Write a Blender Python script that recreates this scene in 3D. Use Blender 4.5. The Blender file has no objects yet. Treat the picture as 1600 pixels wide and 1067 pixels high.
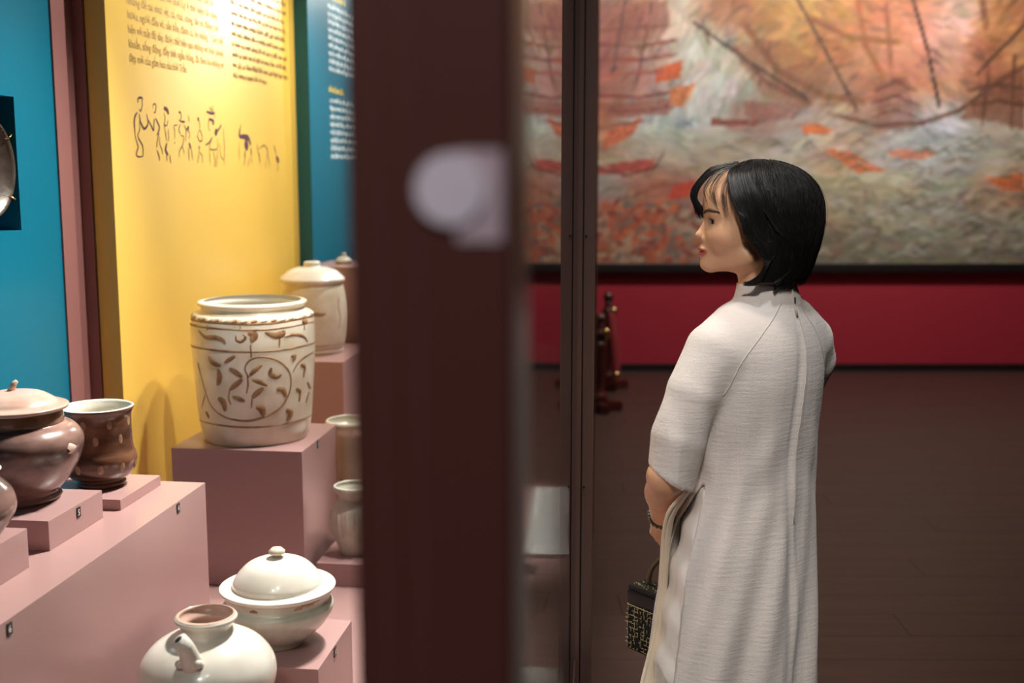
import bpy, bmesh, math, random
import numpy as np
from mathutils import Vector, Matrix
R = math.radians
rng = random.Random(7)
nrg = np.random.default_rng(5)
scene = bpy.context.scene
COL = scene.collection

# ------------------------------------------------------------------ camera
cam_d = bpy.data.cameras.new('camera')
cam = bpy.data.objects.new('camera', cam_d); COL.objects.link(cam)
cam.location = (0, 0, 1.6)
cam.rotation_euler = (R(90 - 8.349), 0, 0)
cam_d.sensor_width = 36.0
cam_d.lens = 1850 / 1600 * 36
cam_d.clip_start = 0.005
cam_d.dof.use_dof = True
cam_d.dof.focus_distance = 2.48
cam_d.dof.aperture_fstop = cam_d.lens / 15.0
scene.camera = cam
scene.view_settings.view_transform = 'Standard'
scene.view_settings.look = 'None'
scene.view_settings.gamma = 1.0
scene.view_settings.use_curve_mapping = False
scene.view_settings.exposure = 0.0

world = bpy.data.worlds.new('hall_air'); scene.world = world
world.use_nodes = True
world.node_tree.nodes['Background'].inputs[0].default_value = (0.9, 0.85, 0.8, 1)
world.node_tree.nodes['Background'].inputs[1].default_value = 0.01

# the case stands turned a little against the hall: back wall 7 deg, front glass 4.2 deg
PHI, GAM = R(7.0), R(4.2)
def cw(u, v, z, a=PHI):
    s, c = math.sin(a), math.cos(a)
    return Vector((v * c + u * s, u * c - v * s, z))

def lamp(name, kind, loc, target, power, color, size=0.1, spot=60, blend=0.6, shape=None, size_y=None):
    d = bpy.data.lights.new(name, kind); o = bpy.data.objects.new(name, d); COL.objects.link(o)
    o.location = loc
    o.rotation_euler = (Vector(target) - Vector(loc)).to_track_quat('-Z', 'Y').to_euler()
    d.energy = power; d.color = color
    if kind == 'AREA':
        d.size = size
        if size_y: d.shape = 'RECTANGLE'; d.size_y = size_y
    else:
        d.shadow_soft_size = size
        if kind == 'SPOT': d.spot_size = R(spot); d.spot_blend = blend
    return o
WARM, NEUT, COOL = (1.0, 0.86, 0.70), (1.0, 0.94, 0.88), (0.93, 0.96, 1.0)
# spotlights under the roof of the case
for u, v, tu, tv, tz, p, cone_ in [
        (3.06, -0.30, 2.00, -0.85, 0.65, 290, 60), (3.10, -0.42, 2.20, -1.25, 0.9, 310, 60), (3.55, -0.30, 3.10, -1.40, 1.5, 150, 80),
        (2.30, -0.35, 3.13, -1.12, 1.16, 200, 12.5), (4.45, -0.40, 4.10, -1.35, 1.3, 150, 75), (5.60, -0.50, 5.0, -1.35, 1.7, 150, 80),
        (3.85, -0.27, 3.66, -0.36, 0.47, 1500, 28), (2.9, -0.25, 2.3, -0.2, 0.47, 50, 34)]:
    lamp('case_spot', 'SPOT', cw(u, v, 2.86), cw(tu, tv, tz), p, NEUT, 0.035, cone_, 0.8)
lamp('case_spot', 'SPOT', cw(7.0, -0.49, 2.86), cw(4.0, -1.4, 2.0), 120, NEUT, 0.05, 40, 0.9)
# spotlights in the hall: on the painting, visitor and aisle; two added fills
lamp('painting_wash', 'AREA', (1.2, 6.9, 4.1), (1.4, 9.3, 1.9), 62, NEUT, 0.9, size_y=0.3)
lamp('painting_wash', 'AREA', (3.0, 6.9, 4.1), (3.0, 9.3, 2.0), 78, NEUT, 0.9, size_y=0.3)
lamp('painting_spot', 'SPOT', (3.1, 6.6, 4.2), (2.9, 9.3, 2.0), 80, NEUT, 0.1, 40, 1.0)
lamp('visitor_light', 'SPOT', (0.62, 1.55, 4.15), (0.52, 2.5, 1.1), 130, COOL, 0.12, 34, 1.0)
lamp('visitor_light', 'SPOT', (0.1, -0.7, 4.15), (0.5, 2.4, 0.9), 330, NEUT, 0.25, 34, 1.0)
lamp('visitor_light', 'SPOT', (0.17, 2.15, 4.3), (0.34, 2.38, 1.2), 170, WARM, 0.15, 24, 1.0)  # added ceiling lamp standing in for the case's warm glow on her face
lamp('upright_fill', 'SPOT', (-0.7, -1.5, 4.2), (-0.08, 0.6, 1.4), 330, NEUT, 0.2, 36, 1.0)  # added fill behind the camera to brighten the near upright
lamp('aisle_glow', 'AREA', (1.2, 5.2, 4.15), (1.0, 6.0, 0), 18, WARM, 1.6)

# ------------------------------------------------------------------ helpers
def lin(c):
    return tuple(((x / 255) / 12.92 if x / 255 <= 0.04045 else ((x / 255 + 0.055) / 1.055) ** 2.4) for x in c)
def material(name, rgb, rough=0.5, spec=0.5, metal=0.0, var=0.0, scale=6.0, bump=0.0, bscale=60.0, rgb2=None, coat=0.0, stretch=(1, 1, 1), detail=4, attr=None, aniso=0.0, sss=0.0, sheen=0.0, contrast=0.0):
    m = bpy.data.materials.new(name); m.use_nodes = True
    nt = m.node_tree; N = nt.nodes; L = nt.links; b = N['Principled BSDF']
    c = lin(rgb)
    b.inputs['Base Color'].default_value = (*c, 1)
    b.inputs['Roughness'].default_value = rough
    b.inputs['Specular IOR Level'].default_value = spec
    b.inputs['Metallic'].default_value = metal
    b.inputs['Coat Weight'].default_value = coat
    b.inputs['Coat Roughness'].default_value = 0.06
    b.inputs['Sheen Weight'].default_value = sheen
    if sss:
        b.inputs['Subsurface Weight'].default_value = sss; b.inputs['Subsurface Radius'].default_value = (0.012, 0.004, 0.002); b.inputs['Subsurface Scale'].default_value = 0.5
    if aniso:
        b.inputs['Anisotropic'].default_value = aniso; tg = N.new('ShaderNodeTangent'); tg.direction_type = 'RADIAL'; tg.axis = 'Z'; L.new(tg.outputs[0], b.inputs['Tangent']); b.inputs['Anisotropic Rotation'].default_value = 0.25
    tc = N.new('ShaderNodeTexCoord'); mp = N.new('ShaderNodeMapping'); mp.inputs['Scale'].default_value = stretch
    L.new(tc.outputs['Object'], mp.inputs['Vector'])
    if rgb2 is not None or var:
        nz = N.new('ShaderNodeTexNoise'); nz.inputs['Scale'].default_value = scale; nz.inputs['Detail'].default_value = detail
        L.new(mp.outputs[0], nz.inputs['Vector'])
        rp = N.new('ShaderNodeValToRGB'); e = rp.color_ramp.elements
        e[0].position = 0.32 + contrast; e[1].position = 0.68 - contrast
        c2 = lin(rgb2) if rgb2 is not None else tuple(x * (1 - var) for x in c)
        e[0].color = (*c2, 1); e[1].color = (*c, 1)
        L.new(nz.outputs['Fac'], rp.inputs[0]); L.new(rp.outputs[0], b.inputs['Base Color'])
    if attr:
        at = N.new('ShaderNodeAttribute'); at.attribute_name = attr; L.new(at.outputs['Color'], b.inputs['Base Color'])
    if bump:
        n2 = N.new('ShaderNodeTexNoise'); n2.inputs['Scale'].default_value = bscale; n2.inputs['Detail'].default_value = 5
        L.new(mp.outputs[0], n2.inputs['Vector'])
        bp = N.new('ShaderNodeBump'); bp.inputs['Strength'].default_value = bump; bp.inputs['Distance'].default_value = 0.004
        L.new(n2.outputs['Fac'], bp.inputs['Height']); L.new(bp.outputs[0], b.inputs['Normal'])
    return m

def glass_material():
    # clear pane: transmits straight through, mirrors by the Fresnel (Schlick) law on both faces
    m = bpy.data.materials.new('clear_glass'); m.use_nodes = True
    nt = m.node_tree; N = nt.nodes; L = nt.links
    for n in list(N): N.remove(n)
    out = N.new('ShaderNodeOutputMaterial'); mix = N.new('ShaderNodeMixShader')
    tr = N.new('ShaderNodeBsdfTransparent'); tr.inputs[0].default_value = (0.93, 0.955, 0.945, 1)
    gl = N.new('ShaderNodeBsdfGlossy'); gl.inputs['Roughness'].default_value = 0.0
    ge = N.new('ShaderNodeNewGeometry'); dt = N.new('ShaderNodeVectorMath'); dt.operation = 'DOT_PRODUCT'
    L.new(ge.outputs['Normal'], dt.inputs[0]); L.new(ge.outputs['Incoming'], dt.inputs[1])
    def mth(op, a, b=None):
        n = N.new('ShaderNodeMath'); n.operation = op; n.use_clamp = False
        for k, x in enumerate((a, b)):
            if x is None: continue
            if isinstance(x, (int, float)): n.inputs[k].default_value = x
            else: L.new(x, n.inputs[k])
        return n.outputs[0]
    ab = mth('ABSOLUTE', dt.outputs['Value'])
    f = mth('ADD', mth('MULTIPLY', mth('POWER', mth('SUBTRACT', 1.0, ab), 5.0), 0.96), 0.04)
    L.new(f, mix.inputs[0]); L.new(tr.outputs[0], mix.inputs[1]); L.new(gl.outputs[0], mix.inputs[2])
    L.new(mix.outputs[0], out.inputs[0])
    return m

def emptyobj(name, loc=(0, 0, 0), rz=0.0):
    o = bpy.data.objects.new(name, None); COL.objects.link(o); o.location = loc; o.rotation_euler = (0, 0, rz); o.empty_display_size = 0.05
    return o
def tag(o, label=None, cat=None, group=None, kind=None):
    if label: o['label'] = label
    if cat: o['category'] = cat
    if group: o['group'] = group
    if kind: o['kind'] = kind
    return o
def mk(name, verts, faces, mat, parent=None, smooth=False, loc=(0, 0, 0), rz=0.0):
    me = bpy.data.meshes.new(name); me.from_pydata([tuple(v) for v in verts], [], [tuple(f) for f in faces]); me.update()
    if smooth: me.polygons.foreach_set('use_smooth', [True] * len(me.polygons))
    return mko(name, me, mat, parent, loc, rz)
def mko(name, me, mat, parent=None, loc=(0, 0, 0), rz=0.0):
    if mat is not None and not me.materials: me.materials.append(mat)
    o = bpy.data.objects.new(name, me); COL.objects.link(o)
    o.location = loc; o.rotation_euler = (0, 0, rz)
    if parent is not None: o.parent = parent
    return o
def bm_obj(name, bm, mat, parent=None, smooth=False, loc=(0, 0, 0), rz=0.0):
    me = bpy.data.meshes.new(name); bm.normal_update(); bm.to_mesh(me); bm.free()
    if smooth: me.polygons.foreach_set('use_smooth', [True] * len(me.polygons))
    return mko(name, me, mat, parent, loc, rz)
def box(name, x0, x1, y0, y1, z0, z1, mat, parent=None, bev=0.0, loc=(0, 0, 0), rz=0.0):
    bm = bmesh.new()
    bmesh.ops.create_cube(bm, size=1.0)
    for v in bm.verts:
        v.co = Vector((x0 + (v.co.x + .5) * (x1 - x0), y0 + (v.co.y + .5) * (y1 - y0), z0 + (v.co.z + .5) * (z1 - z0)))
    if bev: bmesh.ops.bevel(bm, geom=list(bm.edges), offset=bev, segments=2, affect='EDGES', profile=0.6)
    return bm_obj(name, bm, mat, parent, False, loc, rz)
def prism(name, poly, z0, z1, mat, parent=None):
    n = len(poly)
    vs = [(x, y, z0) for x, y in poly] + [(x, y, z1) for x, y in poly]
    fs = [list(range(n))[::-1], list(range(n, 2 * n))] + [(i, (i + 1) % n, n + (i + 1) % n, n + i) for i in range(n)]
    o = mk(name, vs, fs, mat, parent)
    bm = bmesh.new(); bm.from_mesh(o.data); bmesh.ops.recalc_face_normals(bm, faces=bm.faces); bm.to_mesh(o.data); bm.free()
    return o
def spline_profile(pr, n=4):
    # Catmull-Rom through the profile so that walls curve
    P = [Vector((a, b)) for a, b in pr]; out = []
    for i in range(len(P) - 1):
        p0, p1, p2, p3 = P[max(i - 1, 0)], P[i], P[i + 1], P[min(i + 2, len(P) - 1)]
        d = (p2 - p1).length
        for k in range(n):
            t = k / n
            m1, m2 = (p2 - p0) * .5, (p3 - p1) * .5
            if m1.length > d: m1 = m1.normalized() * d
            if m2.length > d: m2 = m2.normalized() * d
            out.append(tuple((2*t**3-3*t**2+1) * p1 + (t**3-2*t**2+t) * m1 + (-2*t**3+3*t**2) * p2 + (t**3-t**2) * m2))
    out.append(tuple(P[-1])); return out
def lathe(name, pr, mat, parent=None, seg=72, wob=0.0, ribs=0, ribamp=0.0):
    pr = [(max(r, 0.0), z) for r, z in pr]
    vs, fs, idx = [], [], []
    for r, z in pr:
        if r < 1e-5:
            idx.append([len(vs)]); vs.append((0, 0, z)); continue
        row = []
        for k in range(seg):
            a = 2 * math.pi * k / seg
            rr = r * (1 + wob * (math.sin(2 * a + z * 9) * .5 + math.sin(3 * a + 1.3 + z * 17) * .35 + math.sin(5 * a + z * 31) * .15))
            if ribs: rr *= 1 + ribamp * abs(math.sin(a * ribs / 2)) * min(1, max(0, z * 8))
            row.append(len(vs)); vs.append((rr * math.cos(a), rr * math.sin(a), z))
        idx.append(row)
    for a, b in zip(idx, idx[1:]):
        for k in range(seg):
            k2 = (k + 1) % seg
            if len(a) == 1 and len(b) == 1: continue
            if len(a) == 1: fs.append((a[0], b[k2], b[k]))
            elif len(b) == 1: fs.append((a[k], a[k2], b[0]))
            else: fs.append((a[k], a[k2], b[k2], b[k]))
    return mk(name, vs, fs, mat, parent, True)
def tube(name, pts, rad, mat, parent=None, seg=8, cap=True, flat=None):
    vs, fs = tube_geo(pts, rad, seg, cap)
    return mk(name, vs, fs, mat, parent, True)
def tube_geo(pts, rad, seg=8, cap=True, off=0):
    P = [Vector(p) for p in pts]; n = len(P)
    if isinstance(rad, (int, float)): rad = [rad] * n
    vs, fs = [], []; up = None
    for i in range(n):
        t = (P[min(i + 1, n - 1)] - P[max(i - 1, 0)]).normalized()
        if up is None:
            up = Vector((0, 0, 1)) if abs(t.z) < .9 else Vector((1, 0, 0))
        s = t.cross(up).normalized(); up = s.cross(t).normalized()
        for k in range(seg):
            a = 2 * math.pi * k / seg
            vs.append(tuple(P[i] + (s * math.cos(a) + up * math.sin(a)) * rad[i]))
    for i in range(n - 1):
        for k in range(seg):
            k2 = (k + 1) % seg
            fs.append((off + i * seg + k, off + i * seg + k2, off + (i + 1) * seg + k2, off + (i + 1) * seg + k))
    if cap: fs.append(tuple(off + k for k in range(seg))[::-1]); fs.append(tuple(off + (n - 1) * seg + k for k in range(seg)))
    return vs, fs
def smooth_path(pts, n=5):
    P = [Vector(p) for p in pts]; out = []
    for i in range(len(P) - 1):
        p0, p1, p2, p3 = P[max(i - 1, 0)], P[i], P[i + 1], P[min(i + 2, len(P) - 1)]
        for k in range(n):
            t = k / n
            out.append(0.5 * ((2 * p1) + (p2 - p0) * t + (2*p0 - 5*p1 + 4*p2 - p3) * t*t + (3*p1 - p0 - 3*p2 + p3) * t**3))
    out.append(P[-1]); return out
def set_colors(me, name, cols):
    at = me.color_attributes.new(name, 'FLOAT_COLOR', 'POINT')
    a = np.ones((len(me.vertices), 4), np.float32); a[:, :3] = cols
    at.data.foreach_set('color', a.ravel())
def text_mesh(name, body, size, mat, parent, align='LEFT', space=1.0):
    c = bpy.data.curves.new(name, 'FONT'); c.body = body; c.size = size; c.align_x = align; c.space_line = space; c.resolution_u = 2
    t = bpy.data.objects.new(name, c); COL.objects.link(t)
    bpy.context.view_layer.update()
    me = bpy.data.meshes.new_from_object(t.evaluated_get(bpy.context.evaluated_depsgraph_get()))
    bpy.data.objects.remove(t); me.materials.clear()
    return mko(name, me, mat, parent)
# ---- signed distance modelling: smooth unions on a grid, meshed with surface nets
def surface_nets(f, org, h):
    s = f < 0
    nx, ny, nz = f.shape
    def sh(a, i, j, k): return a[i:nx-1+i, j:ny-1+j, k:nz-1+k]
    cnt = sum(sh(s, i, j, k).astype(np.int8) for i in (0, 1) for j in (0, 1) for k in (0, 1))
    act = (cnt > 0) & (cnt < 8)
    I, J, K = np.nonzero(act)
    idx = -np.ones(act.shape, np.int64); idx[I, J, K] = np.arange(len(I))
    acc = np.zeros((len(I), 3)); num = np.zeros(len(I))
    cs = [(i, j, k) for i in (0, 1) for j in (0, 1) for k in (0, 1)]
    for a in cs:
        for b in cs:
            if sum(abs(x - y) for x, y in zip(a, b)) != 1 or a > b: continue
            fa = f[I + a[0], J + a[1], K + a[2]]; fb = f[I + b[0], J + b[1], K + b[2]]
            m = (fa < 0) != (fb < 0)
            t = np.where(m, fa / np.where(m, fa - fb, 1), 0)
            for d in range(3): acc[:, d] += np.where(m, a[d] + t * (b[d] - a[d]), 0)
            num += m
    V = acc / num[:, None] + np.stack([I, J, K], 1)
    V = V * h + np.asarray(org)
    Q = []
    for ax in range(3):
        o = [(0, 0, 0)] * 2
        if ax == 0: a, b = s[:-1, 1:-1, 1:-1], s[1:, 1:-1, 1:-1]
        elif ax == 1: a, b = s[1:-1, :-1, 1:-1], s[1:-1, 1:, 1:-1]
        else: a, b = s[1:-1, 1:-1, :-1], s[1:-1, 1:-1, 1:]
        x, y, z = np.nonzero(a != b)
        fl = a[x, y, z]
        if ax == 0: y = y + 1; z = z + 1; c = [(x, y-1, z-1), (x, y, z-1), (x, y, z), (x, y-1, z)]
        elif ax == 1: x = x + 1; z = z + 1; c = [(x-1, y, z-1), (x-1, y, z), (x, y, z), (x, y, z-1)]
        else: x = x + 1; y = y + 1; c = [(x-1, y-1, z), (x, y-1, z), (x, y, z), (x-1, y, z)]
        q = np.stack([idx[t] for t in c], 1)
        q[~fl] = q[~fl][:, ::-1]
        Q.append(q)
    return V, np.concatenate(Q)
def np_mesh(name, V, Q, relax=0):
    me = bpy.data.meshes.new(name)
    if relax:
        e = np.concatenate([Q[:, [0, 1]], Q[:, [1, 2]], Q[:, [2, 3]], Q[:, [3, 0]]])
        for _ in range(relax):
            A = np.zeros_like(V); n = np.zeros(len(V))
            np.add.at(A, e[:, 0], V[e[:, 1]]); np.add.at(A, e[:, 1], V[e[:, 0]]); np.add.at(n, e[:, 0], 1); np.add.at(n, e[:, 1], 1)
            V = V * .5 + .5 * A / n[:, None]
    me.vertices.add(len(V)); me.vertices.foreach_set('co', V.astype(np.float32).ravel())
    me.loops.add(len(Q) * 4); me.loops.foreach_set('vertex_index', Q.astype(np.int32).ravel())
    me.polygons.add(len(Q)); me.polygons.foreach_set('loop_start', np.arange(0, len(Q) * 4, 4, dtype=np.int32))
    me.polygons.foreach_set('use_smooth', np.ones(len(Q), bool))
    me.update(calc_edges=True); me.validate()
    return me, V
def grid(lo, hi, h):
    ax = [np.arange(lo[d], hi[d] + h, h, dtype=np.float32) for d in range(3)]
    return np.meshgrid(*ax, indexing='ij', sparse=True)
def smin(a, b, k):
    hh = np.clip(0.5 + 0.5 * (b - a) / k, 0, 1); return b + (a - b) * hh - k * hh * (1 - hh)
def smax(a, b, k): return -smin(-a, -b, k)
def ell(X, c, r):
    x, y, z = X[0] - c[0], X[1] - c[1], X[2] - c[2]
    k0 = np.sqrt((x / r[0])**2 + (y / r[1])**2 + (z / r[2])**2)
    k1 = np.sqrt((x / r[0]**2)**2 + (y / r[1]**2)**2 + (z / r[2]**2)**2)
    return k0 * (k0 - 1) / np.maximum(k1, 1e-6)
def cone(X, a, b, ra, rb):
    a = np.asarray(a, float); d = np.asarray(b, float) - a; L2 = float(d @ d)
    t = np.clip(((X[0] - a[0]) * d[0] + (X[1] - a[1]) * d[1] + (X[2] - a[2]) * d[2]) / L2, 0, 1)
    return np.sqrt((X[0] - a[0] - t * d[0])**2 + (X[1] - a[1] - t * d[1])**2 + (X[2] - a[2] - t * d[2])**2) - (ra + (rb - ra) * t)
# ------------------------------------------------------------------ materials
M = {}
M['floor'] = material('dark_plank', (74, 52, 46), 0.42, 0.4, rgb2=(58, 40, 36), scale=5, stretch=(0.35, 7, 1), bump=0.12, bscale=30)
M['subfloor'] = material('floor_base', (40, 28, 25), 0.6)
M['red'] = material('red_wall_paint', (160, 42, 56), 0.55, 0.3, var=0.06, scale=2)
M['wall'] = material('hall_wall_paint', (120, 105, 98), 0.7, 0.3)
M['black'] = material('black_frame_lacquer', (22, 14, 14), 0.45)
M['ceil'] = material('dark_ceiling', (70, 64, 62), 0.8)
M['mauve'] = material('mauve_lacquer', (170, 133, 130), 0.27, 0.45, var=0.05, scale=3)
M['pil'] = material('mauve_brown_lacquer', (146, 98, 94), 0.4, 0.4)
M['yellow'] = material('yellow_panel_gloss', (234, 190, 84), 0.30, 0.5, aniso=0.93)
M['teal'] = material('teal_panel_paint', (2, 106, 132), 0.33, 0.45)
M['niche'] = material('niche_lining', (28, 22, 22), 0.6)
M['post'] = material('maroon_brown_metal', (78, 44, 41), 0.36, 0.5)
M['post_lit'] = material('maroon_brown_metal_lit', (112, 80, 76), 0.36, 0.5)  # paler copy of the upright's metal, light on its side painted in
M['bronze'] = material('bronze_frame', (96, 74, 68), 0.32, 0.5, metal=0.35)
M['steel'] = material('screw_steel', (150, 140, 135), 0.3, metal=0.9)
M['ink'] = material('purple_brown_ink', (92, 62, 78), 0.35)
M['inkp'] = material('brown_print_ink', (150, 112, 60), 0.35)
M['white_ink'] = material('white_print_ink', (225, 235, 238), 0.5)
M['yellow_ink'] = material('yellow_print_ink', (235, 205, 90), 0.5)
M['tagd'] = material('number_tag_black', (30, 30, 36), 0.4)
M['card'] = material('white_card', (238, 238, 234), 0.45)
M['cardink'] = material('grey_card_print', (150, 152, 152), 0.5)
M['sticker'] = material('lavender_white_sticker', (214, 204, 222), 0.5, var=0.08, scale=90)
M['tape'] = material('clear_tape', (188, 170, 184), 0.3, var=0.25, scale=70)
M['wood'] = material('varnished_dark_wood', (84, 34, 28), 0.28, 0.5, rgb2=(52, 20, 18), scale=8, stretch=(1, 1, .2))
M['rope'] = material('red_velvet', (120, 6, 16), 0.8, sheen=0.1)
M['brass'] = material('brass', (205, 170, 110), 0.25, metal=1.0)
M['cream'] = material('cream_crackle_glaze', (232, 219, 200), 0.30, 0.5, rgb2=(208, 190, 164), scale=14, bump=0.12, bscale=40, coat=0.25)
M['creamw'] = material('white_crackle_glaze', (236, 230, 220), 0.24, 0.5, rgb2=(218, 206, 192), scale=9, bump=0.08, bscale=30, coat=0.3)
M['creamg'] = material('grey_green_glaze', (206, 204, 190), 0.28, 0.5, rgb2=(170, 164, 146), scale=16, bump=0.08, bscale=40, coat=0.3)
M['carve'] = material('brown_carved_glaze', (170, 128, 88), 0.45, 0.4, rgb2=(112, 78, 52), scale=40)
M['stain'] = material('brown_iron_stain', (140, 96, 62), 0.4, rgb2=(190, 155, 120), scale=60)
M['brown'] = material('brown_streaked_glaze', (124, 84, 62), 0.22, 0.5, rgb2=(58, 36, 30), scale=9, stretch=(1, 1, 4), bump=0.1, bscale=40, coat=0.35)
M['purple'] = material('purple_brown_glaze', (156, 120, 110), 0.22, 0.5, rgb2=(74, 56, 54), scale=7, stretch=(1, 1, 2.2), bump=0.1, bscale=45, coat=0.3, contrast=0.04)
M['pinkclay'] = material('pale_pink_glaze', (216, 182, 166), 0.28, 0.5, rgb2=(190, 150, 134), scale=12, stretch=(1, 1, 4), coat=0.3)
M['spot'] = material('tan_glaze_spot', (166, 132, 104), 0.3, rgb2=(130, 98, 76), scale=80)
M['darkring'] = material('dark_glaze_band', (74, 52, 44), 0.25, rgb2=(150, 112, 88), scale=20, coat=0.3)
M['inner'] = material('pale_inner_glaze', (222, 214, 198), 0.3, 0.5, var=0.06, scale=8)
M['plate'] = material('dark_bronze_dish', (92, 78, 68), 0.38, 0.5, rgb2=(64, 54, 48), scale=30, metal=0.3, bump=0.15, bscale=80)
M['glass'] = glass_material()

# ------------------------------------------------------------------ hall
YF = 9.3
fl = tag(box('floor', -4.2, 7.2, -3.2, YF + .05, -0.12, -0.012, M['subfloor']), kind='structure')
plank = None
PW, PL = 0.2, 1.6
for j in range(36):
    y0 = 2.1 + j * PW
    if y0 > YF - .05: break
    for i in range(5):
        x0 = -2.2 + (j * 0.62) % PL - .4 + i * PL
        if plank is None:
            plank = box('plank', 0, PL - .0015, 0, PW - .0015, -0.011, 0, M['floor'], fl, bev=0.001); o = plank
        else:
            o = plank.copy(); COL.objects.link(o); o.parent = fl
        o.location = (x0, y0, 0)
ce = tag(box('ceiling', -4.2, 7.2, -3.2, YF + .2, 4.5, 4.6, M['ceil']), kind='structure')
wf = tag(box('wall_far', -4.2, 7.2, YF, YF + .15, 0, 4.5, M['red']), kind='structure')
tag(box('wall_right', 7.2, 7.35, -3.2, YF, 0, 4.5, M['wall']), kind='structure')
tag(box('wall_left', -4.35, -4.2, -3.2, YF, 0, 4.5, M['wall']), kind='structure')
tag(box('wall_back', -4.2, 7.2, -3.35, -3.2, 0, 4.5, M['wall']), kind='structure')
tag(box('baseboard_far', -4.2, 7.2, YF - .02, YF, 0, 0.058, M['black'], bev=.004), kind='structure')

# ---- the battle painting: paint laid in as thousands of strokes on a fine canvas mesh
TH = R(8.349)
def wall_pt(px, py, Y=9.25):
    d = Vector(((px - 800) / 1850, math.cos(TH) + math.sin(TH) * (533.5 - py) / 1850, -math.sin(TH) + math.cos(TH) * (533.5 - py) / 1850))
    return d.x * Y / d.y, 1.6 + d.z * Y / d.y
PX0, PX1, PZ0, PZ1, PH = -2.0, 6.2, 0.855, 3.75, 0.016
nx, nz = int((PX1 - PX0) / PH) + 1, int((PZ1 - PZ0) / PH) + 1
XX, ZZ = np.meshgrid(PX0 + np.arange(nx) * PH, PZ0 + np.arange(nz) * PH)
rows = {20: [(940,170,110,90),(1000,160,90,70),(1060,205,192,170),(1120,180,120,80),(1180,190,120,70),(1230,208,152,80),(1300,205,142,76),(1380,218,128,86),(1440,228,146,112),(1500,232,190,170),(1560,200,136,76),(1600,188,104,64)],
 80: [(945,165,98,84),(1020,190,150,130),(1080,206,200,186),(1130,190,192,174),(1180,176,124,84),(1250,198,145,76),(1300,170,98,66),(1360,212,148,104),(1420,224,136,104),(1480,228,170,150),(1540,190,106,66),(1590,218,150,86)],
 140: [(940,182,108,92),(1000,170,118,104),(1060,206,196,182),(1120,200,202,194),(1180,180,172,154),(1240,146,104,84),(1300,190,138,106),(1360,178,116,86),(1420,204,126,94),(1480,218,150,106),(1540,166,96,66),(1590,178,106,66)],
 190: [(950,205,120,80),(1000,182,200,202),(1060,184,196,192),(1120,190,186,176),(1180,146,96,82),(1240,180,170,160),(1300,190,175,160),(1360,168,128,108),(1420,186,182,190),(1480,192,197,214),(1540,190,170,150),(1590,190,180,165)],
 240: [(950,178,150,120),(1000,190,170,150),(1060,190,175,150),(1120,180,165,140),(1180,190,180,160),(1240,186,176,160),(1300,200,164,130),(1360,190,180,170),(1420,192,192,188),(1480,180,182,178),(1540,186,176,156),(1590,180,165,140)],
 300: [(950,160,150,140),(1010,186,110,84),(1060,172,98,78),(1130,175,150,125),(1250,178,162,132),(1330,180,165,130),(1400,186,176,140),(1470,176,172,152),(1540,190,150,120),(1590,200,140,100)],
 350: [(950,190,118,92),(1010,180,120,100),(1060,178,148,130),(1150,165,140,115),(1300,160,140,110),(1370,166,156,130),(1440,160,156,136),(1510,160,150,130),(1580,166,156,136)],
 400: [(950,168,108,84),(1020,150,110,90),(1080,160,120,100),(1200,135,118,96),(1300,130,115,95),(1400,132,126,100),(1500,140,130,105),(1590,140,125,105)]}
S = []
for y, r in rows.items():
    for x, *c in r: S.append((*wall_pt(x, y), *c))
for z in (3.0, 3.5):
    for x, c in ((1.0, (190,150,110)), (2.0, (205,160,90)), (3.0, (215,140,90)), (4.0, (200,150,110))): S.append((x, z, *c))
for z in (1.0, 1.6, 2.2, 2.8, 3.4):
    for x in (-1.5, -.5, 5.0, 6.0): S.append((x, z, *((150, 130, 105) if z < 1.3 else (185, 175, 160) if z < 2.1 else (190, 140, 100))))
S = np.array(S, float)
canvas = np.zeros((nz, nx, 3)); wsum = np.zeros((nz, nx))
for sx, sz, *c in S:
    g = np.exp(-(((XX - sx) / .17)**2 + ((ZZ - sz) / .15)**2)) + 1e-5 / (0.01 + (XX - sx)**2 + (ZZ - sz)**2)
    canvas += g[..., None] * np.array(c); wsum += g
canvas /= wsum[..., None]
base = canvas.copy()
def dab(x, z, L, W, ang, col, op=0.8):
    i0, i1 = int((x - L - PX0) / PH), int((x + L - PX0) / PH) + 2; k0, k1 = int((z - L - PZ0) / PH), int((z + L - PZ0) / PH) + 2
    i0, k0, i1, k1 = max(i0, 0), max(k0, 0), min(i1, nx), min(k1, nz)
    if i0 >= i1 or k0 >= k1: return
    dx, dz = XX[k0:k1, i0:i1] - x, ZZ[k0:k1, i0:i1] - z
    a = dx * math.cos(ang) + dz * math.sin(ang); b = -dx * math.sin(ang) + dz * math.cos(ang)
    m = np.clip(1.6 * (1 - (a / L)**2 - (b / W)**2), 0, 1)[..., None] * op
    canvas[k0:k1, i0:i1] = canvas[k0:k1, i0:i1] * (1 - m) + m * np.array(col)
for n in range(5200):
    x, z = rng.uniform(PX0, PX1), rng.uniform(PZ0, PZ1)
    i, k = min(int((x - PX0) / PH), nx - 1), min(int((z - PZ0) / PH), nz - 1)
    c = base[k, i] * rng.uniform(.84, 1.14) + np.array([rng.uniform(-14, 14), rng.uniform(-8, 8), rng.uniform(-10, 12)])
    if z < 1.95: ang = 0.22 * math.sin(x * 2.1 + z * 5) + rng.gauss(0, .16); L, W = rng.uniform(.05, .22), rng.uniform(.014, .035)
    else: ang = 0.9 * math.sin(x * 1.7 + 1.3 * math.sin(z * 2.3)) + rng.gauss(0, .5); L, W = rng.uniform(.04, .16), rng.uniform(.025, .06)
    dab(x, z, L, W, ang, c, rng.uniform(.35, .8))
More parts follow.
